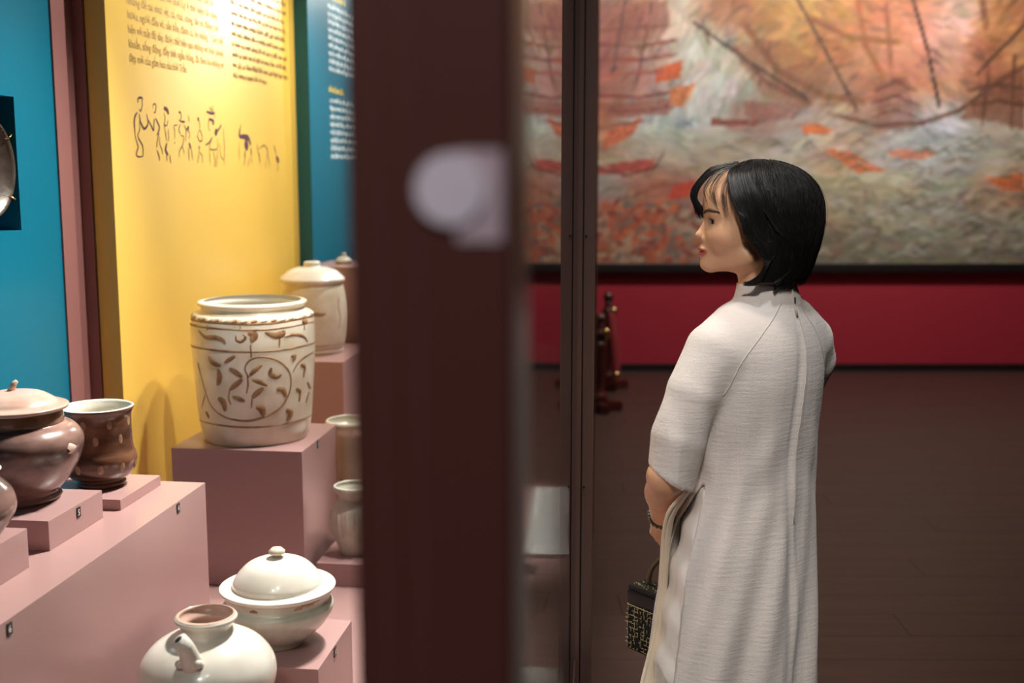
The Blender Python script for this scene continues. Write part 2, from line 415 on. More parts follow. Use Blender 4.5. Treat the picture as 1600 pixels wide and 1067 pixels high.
def pstroke(pts, wpx, col, op=.9):
    P = [wall_pt(*p) for p in pts]; w = wpx / 1850 * 9.3 / 2
    for (x0, z0), (x1, z1) in zip(P, P[1:]):
        n = max(2, int(math.hypot(x1 - x0, z1 - z0) / .04)); a = math.atan2(z1 - z0, x1 - x0)
        for t in range(n + 1): dab(x0 + (x1 - x0) * t / n, z0 + (z1 - z0) * t / n, .05, max(w, .012), a, [q * rng.uniform(.85, 1.15) for q in col], op)
def pshape(poly, col, op=.92):
    P = [wall_pt(*p) for p in poly]; ins = np.zeros(XX.shape, bool); j = len(P) - 1
    for i in range(len(P)):
        (xi, zi), (xj, zj) = P[i], P[j]
        cr = ((zi > ZZ) != (zj > ZZ)) & (XX < (xj - xi) * (ZZ - zi) / (zj - zi + 1e-9) + xi); ins ^= cr; j = i
    canvas[ins] = canvas[ins] * (1 - op) + op * np.array(col) * (0.85 + .3 * nrg.random((ins.sum(), 1)))
def loose(count, o0, o1, tones):
    # loose strokes that pull neighbouring colours over the edges
    src = canvas.copy()
    for n in range(count):
        x, z = rng.uniform(0.3, 5.2), rng.uniform(PZ0, 3.0)
        i, k = min(int((x + rng.gauss(0, .02) - PX0) / PH), nx - 1), min(max(int((z + rng.gauss(0, .02) - PZ0) / PH), 0), nz - 1)
        c = src[k, i] * rng.choice(tones) + np.array([rng.uniform(-12, 8), rng.uniform(-8, 8), rng.uniform(-8, 14)])
        ang = (0.25 * math.sin(x * 2.1 + z * 5) if z < 1.95 else 0.9 * math.sin(x * 1.7 + 1.3 * math.sin(z * 2.3)) + .4) + rng.gauss(0, .35)
        dab(x, z, rng.uniform(.03, .10), rng.uniform(.012, .028), ang, c, rng.uniform(o0, o1))
loose(2800, .3, .7, (.70, .85, .95, 1.05, 1.12, 1.18))
# burning ships, hulls, flags, boats, spars
pshape([(938,10),(1040,0),(1050,40),(1030,60),(940,70)], (165, 92, 76), .55)
for y in (70, 92, 150, 172): pstroke([(934, y), (1000, y + 2), (1050, y - 6)], 7, (150, 78, 68))
pshape([(935,165),(1075,150),(1040,180),(940,184)], (160, 88, 76), .7)
pshape([(1022,108),(1070,92),(1062,122),(1024,130)], (220, 92, 46)); pshape([(1045,138),(1088,130),(1066,165),(1046,166)], (212, 120, 70))
pshape([(938,232),(950,205),(1003,183),(990,210),(945,235)], (216, 108, 72)); pshape([(932,258),(1025,247),(1015,268),(935,273)], (188, 76, 66))
pshape([(1042,312),(1052,290),(1090,280),(1076,308)], (210, 70, 50)); pshape([(960,330),(980,317),(992,332),(970,346)], (70, 150, 170))
pshape([(1110,184),(1185,188),(1180,198),(1112,197)], (140, 74, 62)); pshape([(1252,198),(1278,193),(1302,204),(1290,211),(1256,210)], (228, 112, 56))
pshape([(1285,232),(1330,237),(1384,268),(1340,271)], (226, 112, 58)); pshape([(1385,236),(1420,232),(1468,240),(1440,249),(1395,247)], (228, 136, 104))
pshape([(1530,277),(1600,272),(1600,300),(1565,294)], (220, 106, 54)); pshape([(1500,185),(1540,128),(1600,100),(1600,205),(1560,190)], (140, 84, 60), .75)
pshape([(1140,70),(1230,60),(1300,120),(1262,172),(1190,150)], (158, 96, 66), .45); pshape([(1365,130),(1420,120),(1430,200),(1370,205)], (150, 92, 78), .5)
pshape([(1160,158),(1250,160),(1240,188),(1165,182)], (150, 84, 72), .5)
pstroke([(1088, 38), (1160, 90), (1258, 152)], 6, (74, 56, 48)); pstroke([(1247, 0), (1290, 80), (1336, 166)], 6, (80, 60, 50)); pstroke([(1427, 0), (1450, 80), (1467, 162)], 7, (66, 48, 44))
pstroke([(1600, 40), (1530, 112)], 6, (84, 56, 44)); pstroke([(977, 0), (958, 112)], 4, (110, 72, 66)); pstroke([(1018, 8), (996, 125)], 4, (110, 72, 66)); pstroke([(1100, 40), (1106, 62)], 5, (120, 76, 60))
for pts, wpx, c in (([(1165, 40), (1215, 110), (1290, 150), (1345, 158)], 14, (134, 82, 58)), ([(1150, 78), (1200, 130), (1262, 160)], 10, (120, 76, 58)), ([(1270, 30), (1330, 60), (1400, 66)], 12, (150, 90, 54)),
        ([(1300, 178), (1370, 196), (1440, 192), (1500, 172), (1560, 128), (1600, 104)], 9, (112, 66, 50)), ([(1372, 140), (1400, 128), (1426, 140)], 6, (116, 66, 60)), ([(1368, 160), (1400, 150), (1430, 162)], 5, (110, 62, 56)), ([(1366, 182), (1400, 172), (1434, 184)], 5, (120, 72, 60)),
        ([(1520, 140), (1560, 132), (1600, 138)], 7, (96, 58, 44)), ([(1510, 165), (1560, 158), (1600, 165)], 7, (104, 62, 46)), ([(1545, 110), (1535, 190)], 6, (100, 60, 46)), ([(1585, 90), (1580, 195)], 6, (100, 60, 46)),
        ([(1385, 10), (1392, 100)], 10, (160, 98, 66)), ([(1535, 0), (1540, 40)], 14, (130, 76, 50)), ([(1340, 0), (1352, 70), (1380, 120)], 12, (176, 96, 58)), ([(936, 262), (980, 274), (1022, 262), (1034, 244)], 5, (110, 52, 48)),
        ([(936, 48), (1044, 40)], 6, (140, 74, 64)), ([(940, 118), (1030, 112)], 8, (176, 92, 78)), ([(936, 200), (1000, 190)], 6, (150, 84, 72))):
    pstroke(pts, wpx, c, .6)
for n in range(120):
    px, py = rng.uniform(1100, 1640), rng.uniform(215, 400); d = rng.uniform(14, 40); c = rng.choice([(104, 96, 82), (120, 104, 84), (206, 206, 198), (150, 140, 112), (112, 84, 70)])
    pstroke([(px, py), (px + d * .5, py - 4), (px + d, py + 3)], 4, c, .3)
for n in range(260):
    px, py = rng.gauss(1010, 45), rng.uniform(318, 408)
    if 935 < px < 1090: x, z = wall_pt(px, py); dab(x, z, rng.uniform(.03, .07), .026, rng.uniform(-.6, 1.4), rng.choice([(206, 104, 66), (196, 84, 56), (150, 64, 54), (120, 108, 98), (190, 150, 120)]), .85)
for n in range(150):
    x, z = wall_pt(rng.uniform(1290, 1700), rng.uniform(300, 408)); dab(x, z, rng.uniform(.03, .08), .02, rng.gauss(0, .5), rng.choice([(96, 78, 62), (120, 74, 60), (190, 196, 176), (110, 100, 84)]), .35)
loose(1100, .25, .55, (.88, .96, 1.04, 1.1))
gray = canvas.mean(axis=2, keepdims=True); canvas = canvas * .84 + gray * .16 * np.array([1.0, .97, .92])
cols = np.clip(canvas.reshape(-1, 3), 2, 245) / 255
cols = np.where(cols <= .04045, cols / 12.92, ((cols + .055) / 1.055)**2.4) * 0.92
pv = np.stack([XX.ravel(), np.zeros(nx * nz), ZZ.ravel()], 1)
ii = (np.arange(nz - 1)[:, None] * nx + np.arange(nx - 1)[None]).ravel()
pq = np.stack([ii, ii + 1, ii + 1 + nx, ii + nx], 1)
M['paint'] = material('oil_paint', (128, 128, 128), 0.5, 0.35, attr='paint', bump=0.25, bscale=25)
painting = emptyobj('battle_painting', (2.1, YF - .05, PZ0 - .065)); tag(painting, 'wide oil painting of burning warships in black frame above the red wall', 'painting')
me, _ = np_mesh('canvas', pv - np.array([2.1, 0, PZ0 - .065]), pq); set_colors(me, 'paint', cols)
mko('canvas', me, M['paint'], painting)
wx, hz = (PX1 - PX0) / 2, PZ1 - PZ0
box('stretcher_board', -wx, wx, .004, .045, .065, .065 + hz, M['black'], painting)
box('frame_bar', -wx - .07, wx + .07, -.03, .045, 0, .07, M['black'], painting, bev=.008)
box('frame_bar', -wx - .07, wx + .07, -.03, .045, .06 + hz, .13 + hz, M['black'], painting, bev=.008)
box('frame_bar', -wx - .07, -wx, -.03, .045, .07, .06 + hz, M['black'], painting, bev=.008)
box('frame_bar', wx, wx + .07, -.03, .045, .07, .06 + hz, M['black'], painting, bev=.008)

# ---- rope stanchions by the end of the case
def stanchion(x, y, h, label):
    t = emptyobj('rope_stanchion', (x, y, 0), R(8)); tag(t, label, 'stanchion', 'wooden rope stanchions')
    bm = bmesh.new()
    for ang in (0, math.pi / 2):
        r = bmesh.ops.create_cube(bm, size=1.0, matrix=Matrix.Rotation(ang, 4, 'Z') @ Matrix.Translation((0, 0, .03)) @ Matrix.Diagonal((.30, .075, .06, 1)))
    bmesh.ops.bevel(bm, geom=list(bm.edges), offset=.008, segments=2, affect='EDGES')
    bm_obj('cross_foot', bm, M['wood'], t)
    s = h / .72
    lathe('post', [(0, .055), (.055, .055), (.055, .10), (.046, .115), (.030, .14), (.036, .2), (.043, .3), (.042, .42), (.034, .50), (.030, .53 * s), (.046, .55 * s), (.046, .575 * s), (.030, .59 * s), (.026, .62 * s), (.03, .635 * s), (0, .64 * s)], M['wood'], t, 24)
    lathe('ball_finial', [(0, .63 * s), (.022, .637 * s), (.036, .66 * s), (.036, .68 * s), (.022, .705 * s), (0, .712 * s)], M['wood'], t, 24)
    c = bmesh.new(); bmesh.ops.create_uvsphere(c, u_segments=14, v_segments=10, radius=.024, matrix=Matrix.Translation((.03, -.045, .57 * s)) @ Matrix.Diagonal((1, 1, 1.5, 1)))
    bm_obj('rope_hook', c, M['brass'], t, True)
    return t
FIGS = [[[3.2,171,274,172,284,184,288,199,287,196,277],[2,196,277,197,267,185,252,177,258],[3.9,164,247,149,238,142,223,142,208,143,189],[2.7,143,189,149,173,159,157,150,144,145,134,163,129,190,132],[3.6,175,244,178,231,184,219,202,206,220,212,229,223,223,246],[2,173,225,175,205,161,189],[2.8,161,192,163,179,186,161,189,145,187,133]],[[3.2,232,230,250,214,263,203,267,218,272,235],[2,267,263,268,273,280,277,287,269,279,252,271,255],[3.3,280,237,292,226,304,213,292,196,283,191],[2.5,300,196,286,176,279,156],[2.1,303,186,301,166,315,150,318,136],[2.9,279,149,293,133,294,119]],[[6.6,340,268,361,264,372,252],[2,339,254,345,238,339,221,356,220,366,235],[2,335,221,345,197,348,177],[2,364,211,365,188,360,174],[5.8,351,170,340,150,356,137],[2.5,346,140,346,119],[2.5,369,137,371,113]],[[2,446,259,456,263,463,250,453,235,445,242],[3.9,447,262,457,261],[3.4,457,234,489,235],[2,434,224,407,220,410,206,408,182],[4.2,405,173,408,170],[2.2,457,228,441,211,453,197],[2.2,479,226,495,209,487,177],[2.1,453,193,475,191,464,166,439,148,438,130],[2,463,162,475,141]],[[2,518,255,521,234],[7.0,510,223,514,213],[2.2,496,216,522,202,511,184],[5.7,514,174,527,156],[2.6,508,159,509,120],[2.2,531,156,537,124]],[[6.3,587,247,600,247],[2,597,244,605,230,599,215],[2.2,589,208,582,193,605,179,621,191,608,212,589,208],[5.4,594,166,593,157],[2,593,157,586,135,572,114],[2,597,146,615,136,613,114]],[[4.6,663,273,703,269,734,272],[2.8,690,289,709,275],[2.3,716,294,719,275],[2,729,268,731,257],[5.5,681,251,721,245,710,234],[2,681,251,674,225,688,214],[10.3,750,220,728,204],[3.8,788,237,749,213],[3.2,706,196,674,177,643,170],[2,695,185,677,159,744,160,747,190],[2,677,155,677,110],[2,707,152,720,125,715,101],[2,744,156,733,103],[2,803,226,808,161,797,107],[2,766,175,773,137,799,126]],[[6.9,960,231,946,202],[2.5,971,243,960,227],[9.9,952,203,1005,204,1040,199,1062,177],[18.0,1003,188,1031,164],[2,944,179,944,127],[5.0,1000,155,998,131],[5.1,1061,169,1065,140],[2,1004,139,983,107],[2,1046,136,1025,103],[2,1065,136,1069,115]],[[2.6,1125,186,1135,157,1158,124],[2.6,1149,166,1202,179,1239,159,1223,129],[2.1,1147,149,1150,116],[2.1,1238,146,1261,103],[2.1,1216,124,1207,99]],[[3.2,1309,181,1334,151],[10.8,1336,140,1362,120],[2,1351,112,1342,86]]]
CARVE = [["v",4.5,-54,198,-88,220,-49,242,38,252,140,248,249,232,336,203,356,170,320,135,233,107,101,88,-56,77,-199,79,-336,88,-471,112,-539,146,-586,185,-637,228],["v",3.6,-68,202,-65,176,-83,154],["v",4.1,-29,286,-26,251],["v",3.6,718,245,476,233,373,201],["v",3.6,-556,141,-654,100],["l",9.9,-231,222,-171,211,-113,198],["l",9.0,66,230,6,217,-46,202],["l",9.0,-26,191,47,183,114,173],["l",9.9,-114,192,-178,178,-245,162],["v",3.2,-245,162,-259,139,-238,122],["l",9.0,-217,144,-154,138,-102,131],["l",10.8,76,167,14,153,-32,140],["v",3.2,-32,140,-43,113],["l",10.8,154,221,141,204,200,194,249,201],["l",12.6,199,160,266,156,302,136],["l",13.5,-376,137,-323,129,-304,103],["l",13.5,3,115,56,107,70,89],["l",9.0,352,247,400,245,372,233],["l",9.0,477,220,542,208,520,181],["l",9.9,417,154,476,142,468,115],["l",13.5,304,100,362,88,316,67],["l",9.0,-572,94,-527,76],["l",10.8,-453,251,-409,235,-311,228],["l",11.7,-349,218,-338,196,-373,173],["l",8.1,-276,237,-171,256],["l",8.1,596,164,685,141],["l",5.4,643,134,580,105],["l",9.0,-583,318,-483,303,-365,304,-281,298,-258,288],["l",6.3,-156,312,-150,299,-107,295,-70,306,-91,315],["l",16.3,-47,319,4,310,-22,294],["l",13.5,103,319,191,307,270,311,272,320],["l",6.3,286,302,393,305,525,294,579,278],["v",4.5,237,299,231,277],["l",13.5,505,339,600,334],["v",3.6,537,329,532,312],["v",2.7,-166,355,-163,334],["v",2.7,-115,361,-114,330],["v",2.7,-458,358,-451,322]]
RINGS = [0.3661,0.3321,0.2706,0.0597]
VES = {
  'C': [2.099,-1.314,0.94,[[37.5,0.0],[42.5,6.5],[50.0,19.4],[62.4,42.5],[67.3,64.3],[62.2,89.9],[49.7,109.0],[44.7,121.8],[49.7,129.4]]],
  'D': [2.227,-1.297,0.925,[[79.2,-5.4],[84.4,2.7],[77.8,12.2],[102.7,39.4],[124.7,82.6],[132.4,116.2],[127.0,136.3],[112.5,152.3],[95.4,160.3],[91.4,179.0],[92.6,191.0]]],
  'Dlid': [2.227,-1.297,0.925,[[104.4,189.6],[105.6,196.3],[86.0,201.6],[78.2,208.2],[57.3,220.2],[26.0,225.5],[0.0,226.8]]],
  'E': [2.477,-1.243,0.889,[[49.4,-7.5],[55.2,1.5],[49.3,9.0],[63.8,16.4],[76.8,34.3],[81.1,55.1],[79.6,68.5],[75.2,80.3],[72.9,99.5],[72.0,143.8],[73.4,164.3],[79.1,177.5],[78.3,181.2]]],
  'F': [3.169,-1.118,0.848,[[141.5,-5.6],[150.4,24.1],[157.3,75.8],[163.9,167.6],[169.5,258.6],[170.0,312.9],[167.1,341.8],[162.5,354.4],[150.0,358.0],[142.8,363.4],[142.8,372.3],[149.9,379.5],[148.0,386.7],[139.1,386.7]]],
  'G': [4.124,-1.229,0.941,[[102.1,-9.4],[106.8,-0.0],[104.4,14.1],[111.3,25.8],[118.1,63.3],[122.5,114.6],[122.3,156.5],[117.5,202.9],[110.5,237.6],[105.9,249.2],[105.8,260.7]]],
  'Glid': [4.124,-1.229,0.941,[[115.0,256.1],[117.3,265.3],[105.8,276.9],[82.7,295.3],[50.5,306.8],[29.9,309.1],[29.8,322.9],[23.0,327.5],[0.0,327.5]]],
  'J': [2.279,-0.769,0.62,[[48.1,-9.8],[49.5,0.0],[69.5,14.0],[93.4,37.8],[109.2,62.9],[113.8,79.6],[111.7,86.6],[105.0,94.9],[110.2,110.1],[111.5,118.4]]],
  'Jlid': [2.279,-0.769,0.62,[[116.8,118.4],[118.1,125.4],[94.2,125.4],[90.2,136.4],[79.5,153.0],[60.9,170.9],[37.0,180.5],[10.6,184.6],[9.3,190.1],[17.2,194.2],[17.2,199.7],[11.9,203.8],[0.0,205.2]]],
  'K': [1.95,-0.793,0.61,[[52.6,-57.9],[58.4,-48.0],[87.5,-23.2],[114.0,13.9],[121.8,53.2],[116.9,87.4],[97.0,121.5],[69.2,144.6],[49.6,154.2],[46.1,166.3],[47.2,174.8],[54.1,184.4],[55.2,191.6],[51.7,196.4]]],
  'H': [3.42,-0.911,0.465,[[47.1,36.8],[52.9,63.2],[54.7,133.9],[54.3,293.9],[52.3,337.6],[58.1,349.5],[73.5,363.3],[77.4,375.2],[73.5,381.1]]],
  'I': [3.135,-0.83,0.53,[[39.7,-11.2],[43.3,-0.0],[54.0,31.8],[64.7,82.0],[61.0,120.9],[48.4,148.7],[43.0,159.7],[46.5,170.8],[57.2,183.7],[55.4,192.9]]],
  'L': [4.55,-1.225,1.225,[[30.3,-14.8],[35.3,-4.7],[35.3,5.4],[22.7,20.5],[10.1,28.1],[10.1,40.7],[0.0,43.2]]],
}
stanchion(.585, 7.75, .66, 'nearer dark wooden rope stanchion beside the glass case')
st2 = stanchion(.70, 8.55, .72, 'farther dark wooden rope stanchion with ball top holding the red rope')
rp = [(.712, 8.47, .565), (.73, 8.42, .40), (.745, 8.39, .22), (.75, 8.37, .14)]
rope = tube('velvet_rope', smooth_path(rp), [.022 + .010 * math.sin(i / 15 * math.pi) for i in range(16)], M['rope'], None, 14)
tag(rope, 'thick red velvet rope hanging from the farther wooden stanchion', 'rope')
rc = bmesh.new(); bmesh.ops.create_uvsphere(rc, u_segments=14, v_segments=8, radius=.03, matrix=Matrix.Translation((.75, 8.37, .13)))
bm_obj('brass_end', rc, M['brass'], rope, True)

# ------------------------------------------------------------------ the glass case
def c2g(u, v):
    d = PHI - GAM
    return v * math.cos(d) + u * math.sin(d), u * math.cos(d) - v * math.sin(d)
DK = .465
case = emptyobj('display_case', (0, 0, 0), -GAM); tag(case, 'long walk-along glass display case with brown metal uprights', 'display case')
bl, br = c2g(.73, -1.53), c2g(7.6, -1.53)
prism('plinth', [(-.095, .56), (-.095, 7.62), (br[0], 7.62), (bl[0], .56)], 0, DK - .03, M['mauve'], case)
prism('deck', [(-.066, .69), (-.066, 7.6), (br[0] + .02, 7.6), (bl[0] + .02, .66)], DK - .03, DK, M['mauve'], case)
prism('roof', [(-.03, .55), (-.03, 7.65), (br[0], 7.65), (bl[0], .55)], 2.95, 3.05, M['post'], case)
box('top_rail', -.075, -.02, .66, 7.65, 2.88, 2.95, M['post'], case, bev=.004)
box('bottom_rail', -.066, -.044, .69, 7.6, DK - .028, DK + .012, M['bronze'], case, bev=.003)
def pane(x0, x1, y0, y1): return box('glass_pane', x0, x1, y0, y1, DK + .005, 2.89, M['glass'], case)
pane(-.054, -.046, .66, 2.60); pane(-.054, -.046, 2.64, 4.90); pane(-.054, -.046, 4.95, 7.58)
box('glass_pane', bl[0] + .06, -.128, .668, .676, DK + .005, 2.89, M['glass'], case)
box('glass_pane', br[0] + .06, -.06, 7.585, 7.593, DK + .005, 2.89, M['glass'], case)
# near corner upright, a stepped profile close to the lens
p = box('corner_upright', -.085, -.0404, .55, .655, 0, 2.9, M['post'], case, bev=.003)
box('lit_side_face', -.0402, -.0385, .556, .652, DK, 2.89, M['post_lit'], p)  # thin sheet over the side face, its light put into the colour
box('inner_step', -.1123, -.0855, .60, .66, 0, 2.9, M['post'], p, bev=.003)
box('inner_flange', -.1405, -.1128, .66, .68, 0, 2.9, M['post'], p, bev=.002)
cz = 1.590; cx = -.0690
bm = bmesh.new(); bmesh.ops.create_cone(bm, cap_ends=True, segments=40, radius1=.0168, radius2=.0163, depth=.002, matrix=Matrix.Translation((cx, .5478, cz)) @ Matrix.Rotation(math.pi / 2, 4, 'X'))
bm_obj('round_sticker', bm, M['sticker'], p)
box('tape_square', -.0660, -.0448, .5488, .5498, 1.566, 1.608, M['tape'], p)
# slim uprights farther along
def mullion(s, w0, w1):
    m = box('slim_upright', w0, (w0 + w1) / 2 - .0012, s, s + .035, .02, 2.9, M['bronze'], case, bev=.002)
    box('cover_strip', (w0 + w1) / 2 + .0012, w1, s + .008, s + .03, .02, 2.9, M['bronze'], m, bev=.002)
    box('gasket', (w0 + w1) / 2 - .0014, (w0 + w1) / 2 + .0014, s + .014, s + .028, .02, 2.9, M['black'], m)
    for z in (.885, 1.452, 2.1):
        for x in (w0 + .008, w0 + .033):
            b = bmesh.new(); bmesh.ops.create_cone(b, cap_ends=True, segments=12, radius1=.0032, radius2=.0024, depth=.003, matrix=Matrix.Translation((x, s - .001 if x < w0 + .02 else s + .007, z)) @ Matrix.Rotation(math.pi / 2, 4, 'X'))
            bm_obj('screw', b, M['black'], m)
mullion(2.60, -.0615, -.0080); mullion(4.905, -.062, -.012); mullion(7.585, -.064, -.010)
# flat information cards lying on the deck along the glass
def deck_card(s0, s1, label):
    t = emptyobj('information_card', cw(0, 0, 0), 0)
    c = cw((s0 + s1) / 2, -.145, DK, GAM); t.location = c; t.rotation_euler = (0, 0, -GAM)
    L = (s1 - s0) / 2
    box('card_board', -.07, .075, -L, L, 0, .012, M['card'], t, bev=.002)
    for k in range(12):
        x0 = -.055 + .010 * (k % 11)
    for k in range(11):
        box('print_line', -.05 + k * .0105, -.0465 + k * .0105, -L * .8, L * (.8 if k % 4 else .45), .0121, .0124, M['cardink'], t)
    tag(t, label, 'card', 'information cards on the case deck')
deck_card(3.35, 4.09, 'flat white information card on the case deck seen through glass, the farther one')
deck_card(1.9, 2.555, 'flat white information card nearest the near upright of the case')
nt_ = box('deck_label', -.026, .026, -.035, .035, 0, .006, M['tagd'], None, .001, cw(3.24, -.19, DK, GAM), -GAM)
tag(nt_, 'small dark grey label lying below the white card on the deck', 'label')

# back wall of the case
CR = -PHI
def at_case(o, u, v, z): o.location = cw(u, v, z); o.rotation_euler = (0, 0, CR); return o
# teal wall with a cut niche: four pieces around the opening
tw = emptyobj('wall_case'); tag(tw, kind='structure'); at_case(tw, 0, 0, 0)
NU0, NU1, NZ0, NZ1 = 2.32, 2.64, 1.4544, 1.763
TV = -1.49
box('teal_board', TV - .10, TV, .75, NU0, DK, 2.95, M['teal'], tw)
box('teal_board', TV - .10, TV, NU1, 2.835, DK, 2.95, M['teal'], tw)
box('teal_board', TV - .10, TV, NU0, NU1, DK, NZ0, M['teal'], tw)
box('teal_board', TV - .10, TV, NU0, NU1, NZ1, 2.95, M['teal'], tw)
box('niche_back', TV - .11, TV - .098, NU0 - .02, NU1 + .02, NZ0 - .02, NZ1 + .02, M['niche'], tw)
box('rear_board', TV - .12, TV - .02, 2.94, 7.7, DK, 2.95, M['pil'], tw)
tr1 = box('trim_1', -1.55, -1.485, 2.826, 2.939, DK, 2.95, M['pil'], None, .001); at_case(tr1, 0, 0, 0); box('return_strip', -1.485, -1.457, 2.932, 2.939, DK, 2.95, M['pil'], tr1); tag(tr1, kind='structure')
# the dish in the niche
dish = emptyobj('bronze_dish'); at_case(dish, 2.503, TV - .012, 1.6); tag(dish, 'dark bronze dish standing upright in the teal wall niche', 'dish')
d = lathe('bowl', [(0, .012), (.05, .010), (.085, .0), (.108, -.014), (.113, -.02), (.116, -.018), (.110, -.006), (.088, .008), (.05, .018), (0, .02)], M['plate'], dish, 56)
d.rotation_euler = (0, -math.pi / 2, 0)
for a in (-.65, .65, 2.5, -2.5):
    tube('clip', [( -.005, .104 * math.cos(a), .104 * math.sin(a)), (.022, .112 * math.cos(a), .112 * math.sin(a)), (.024, .122 * math.cos(a), .122 * math.sin(a)), (-.03, .124 * math.cos(a), .124 * math.sin(a))], .002, M['brass'], dish, 6)

# yellow text panel
def word_bars(name, y0, y1, z, h, mat, parent, x, seed):
    r = random.Random(seed); vs, fs = [], []; y = y0
    while y < y1:
        L = r.uniform(.018, .07); e = min(y + L, y1); q = y
        while q < e:                       # letter-sized ticks inside a word
            w = r.uniform(.004, .008); hh = h * r.choice([.55, .6, .6, .9]); zz = z - (h * .25 if r.random() < .12 else 0)
            i = len(vs); vs += [(x, q, zz), (x, min(q + w, e), zz), (x, min(q + w, e), zz + hh), (x, q, zz + hh)]; fs.append((i, i + 1, i + 2, i + 3)); q += w + .0022
        y = e + .011
    return mk(name, vs, fs, mat, parent)
yp = emptyobj('yellow_text_panel'); at_case(yp, 2.94, -1.456, DK); tag(yp, 'glossy yellow wall panel printed with text and dark figures', 'wall panel')
box('board', 0, .056, 0, 1.593, 0, 2.48, M['yellow'], yp, bev=.0015)
XF = .0566
tl = ["thể của nghệ thuật, của hoa sen, hoa cúc, đây là", "hoàn toàn khác hẳn với thời Lý ở thể hiện đa dạng", "những đề tài như: vịt, cá, rùa, công, lân và động vật:", "hươu, người đấu võ, săn bắn, đánh cá, ăn mừng... Cách thể", "hiện với mật độ dày, được thể hiện qua những nét khắc phóng", "khoắn, sống động, đầy tính ngẫu hứng, đã đem lại những vẻ", "đẹp mới của gốm hoa nâu thời Trần."]
for k, s in enumerate(tl):
    o = text_mesh('text_line', s, .0315, M['inkp'], yp)
    wd = max(v.co.x for v in o.data.vertices); sc = min(1.0, .70 / wd) if k < 6 else .82
    z = 1.879 + (6 - k) * .0372
    o.matrix_local = Matrix(((0, 0, 1, XF), (1, 0, 0, 3.068 - 2.94), (0, 1, 0, z - DK), (0, 0, 0, 1))) @ Matrix.Diagonal((sc, 1, 1, 1))
for k in range(12):
    word_bars('text_line', 3.85 - 2.94, (4.44 - rng.uniform(0, .03) if k else 4.2) - 2.94, 1.896 + k * .0335 - DK, .02, M['inkp'], yp, XF, 40 + k)
def flat_strokes(name, strokes, parent, x, mat, dy, dz):
    vs, fs = [], []
    for st in strokes:
        w = st[0] / 1000 * 2.0; P = [Vector((st[i] / 1000, st[i + 1] / 1000, 0)) for i in range(1, len(st), 2)]
        P = smooth_path(P, 4) if len(P) > 2 else [P[0].lerp(P[1], t / 5) for t in range(6)]
        n = len(P); i0 = len(vs)
        for i, q in enumerate(P):
            t = (P[min(i + 1, n - 1)] - P[max(i - 1, 0)]).normalized(); s = Vector((-t.y, t.x, 0))
            hw = w * .5 * (.45 + .55 * math.sin(math.pi * (i + .6) / (n + .2)))
            for g in (1, -1): e = q + s * hw * g; vs.append((x, e.x + dy, e.y + dz))
        for i in range(n - 1): fs.append((i0 + 2*i, i0 + 2*i + 1, i0 + 2*i + 3, i0 + 2*i + 2))
    return mk(name, vs, fs, mat, parent)
names = ['wrestler_drawing', 'wrestler_drawing', 'dancer_drawing', 'drummer_drawing', 'child_drawing', 'dancer_drawing', 'warrior_drawing', 'elephant_drawing', 'deer_drawing', 'bird_drawing']
for nme, st in zip(names, FIGS): flat_strokes(nme, st, yp, XF, M['ink'], 0, 1.5 - DK)
# second teal panel
tp = emptyobj('teal_text_panel'); at_case(tp, 4.535, -1.456, DK); tag(tp, 'teal wall panel with white and yellow text beyond the yellow panel', 'wall panel')
box('board', 0, .11, 0, 1.25, 0, 2.48, M['teal'], tp, bev=.0015)
for k in range(9): word_bars('text_line', .29, .78, 1.994 + k * .0315 - DK, .024, M['white_ink'], tp, .1106, 90 + k)
for k in range(8): word_bars('text_line', .29, .78, 1.64 + k * .0325 - DK, .024, M['white_ink'], tp, .1106, 120 + k)
word_bars('heading', .28, .52, 1.907 - DK, .03, M['yellow_ink'], tp, .1106, 3); word_bars('heading', .30, .60, 2.285 - DK, .035, M['yellow_ink'], tp, .1106, 4)

# ------------------------------------------------------------------ pedestals
def pedestal(u0, u1, v0, v1, z0, z1, label, tags=(), group='mauve pedestals in the case'):
    t = emptyobj('pedestal'); at_case(t, u0, v1, z0); tag(t, label, 'pedestal', group)
    box('block', v0 - v1, 0, 0, u1 - u0, 0, z1 - z0, M['mauve'], t, bev=.0012)
    for n, u, z in tags:
        g = box('number_tag', .0002, .0016, u - u0 - .0075, u - u0 + .0075, z - z0 - .0105, z - z0 + .0105, M['tagd'], t)
        o = text_mesh('numeral', n, .017, M['card'], g, 'CENTER')
        o.matrix_local = Matrix(((0, 0, 1, .0018), (1, 0, 0, u - u0), (0, 1, 0, z - z0 - .006), (0, 0, 0, 1)))
    return t
pedestal(1.1, 2.609, TV, -1.05, DK, .865, 'long mauve pedestal under the two brown jars by the teal wall', [('4', 2.446, .850), ('6', 1.748, .848)])
pedestal(1.72, 1.993, TV, -1.149, .865, .94, 'small mauve block at the left edge on the long pedestal')
pedestal(2.085, 2.31, TV, -1.158, .865, .925, 'low mauve block numbered 5 under the lidded purple-brown jar', [('5', 2.204, .908)])
pedestal(2.363, 2.573, TV + .05, -1.144, .865, .889, 'thin mauve block under the brown flared bowl')
pedestal(3.0, 3.352, -1.30, -.935, DK, .848, 'tall dark-fronted mauve pedestal under the carved jar', [('3', 3.151, .834)])
pedestal(3.9, 4.33, -1.40 + .02, -1.062, DK, .941, 'mauve pedestal under the lidded cream jar at the back')
pedestal(3.03, 3.30, -.912, -.70, DK, .53, 'low mauve pedestal under the small ribbed jar')
pedestal(2.155, 2.415, -1.0, -.65, DK, .62, 'mauve pedestal under the lidded white bowl', [('10', 2.276, .606)])
pedestal(1.82, 2.10, -.95, -.66, DK, .60, 'mauve pedestal under the white spouted jar at the bottom')
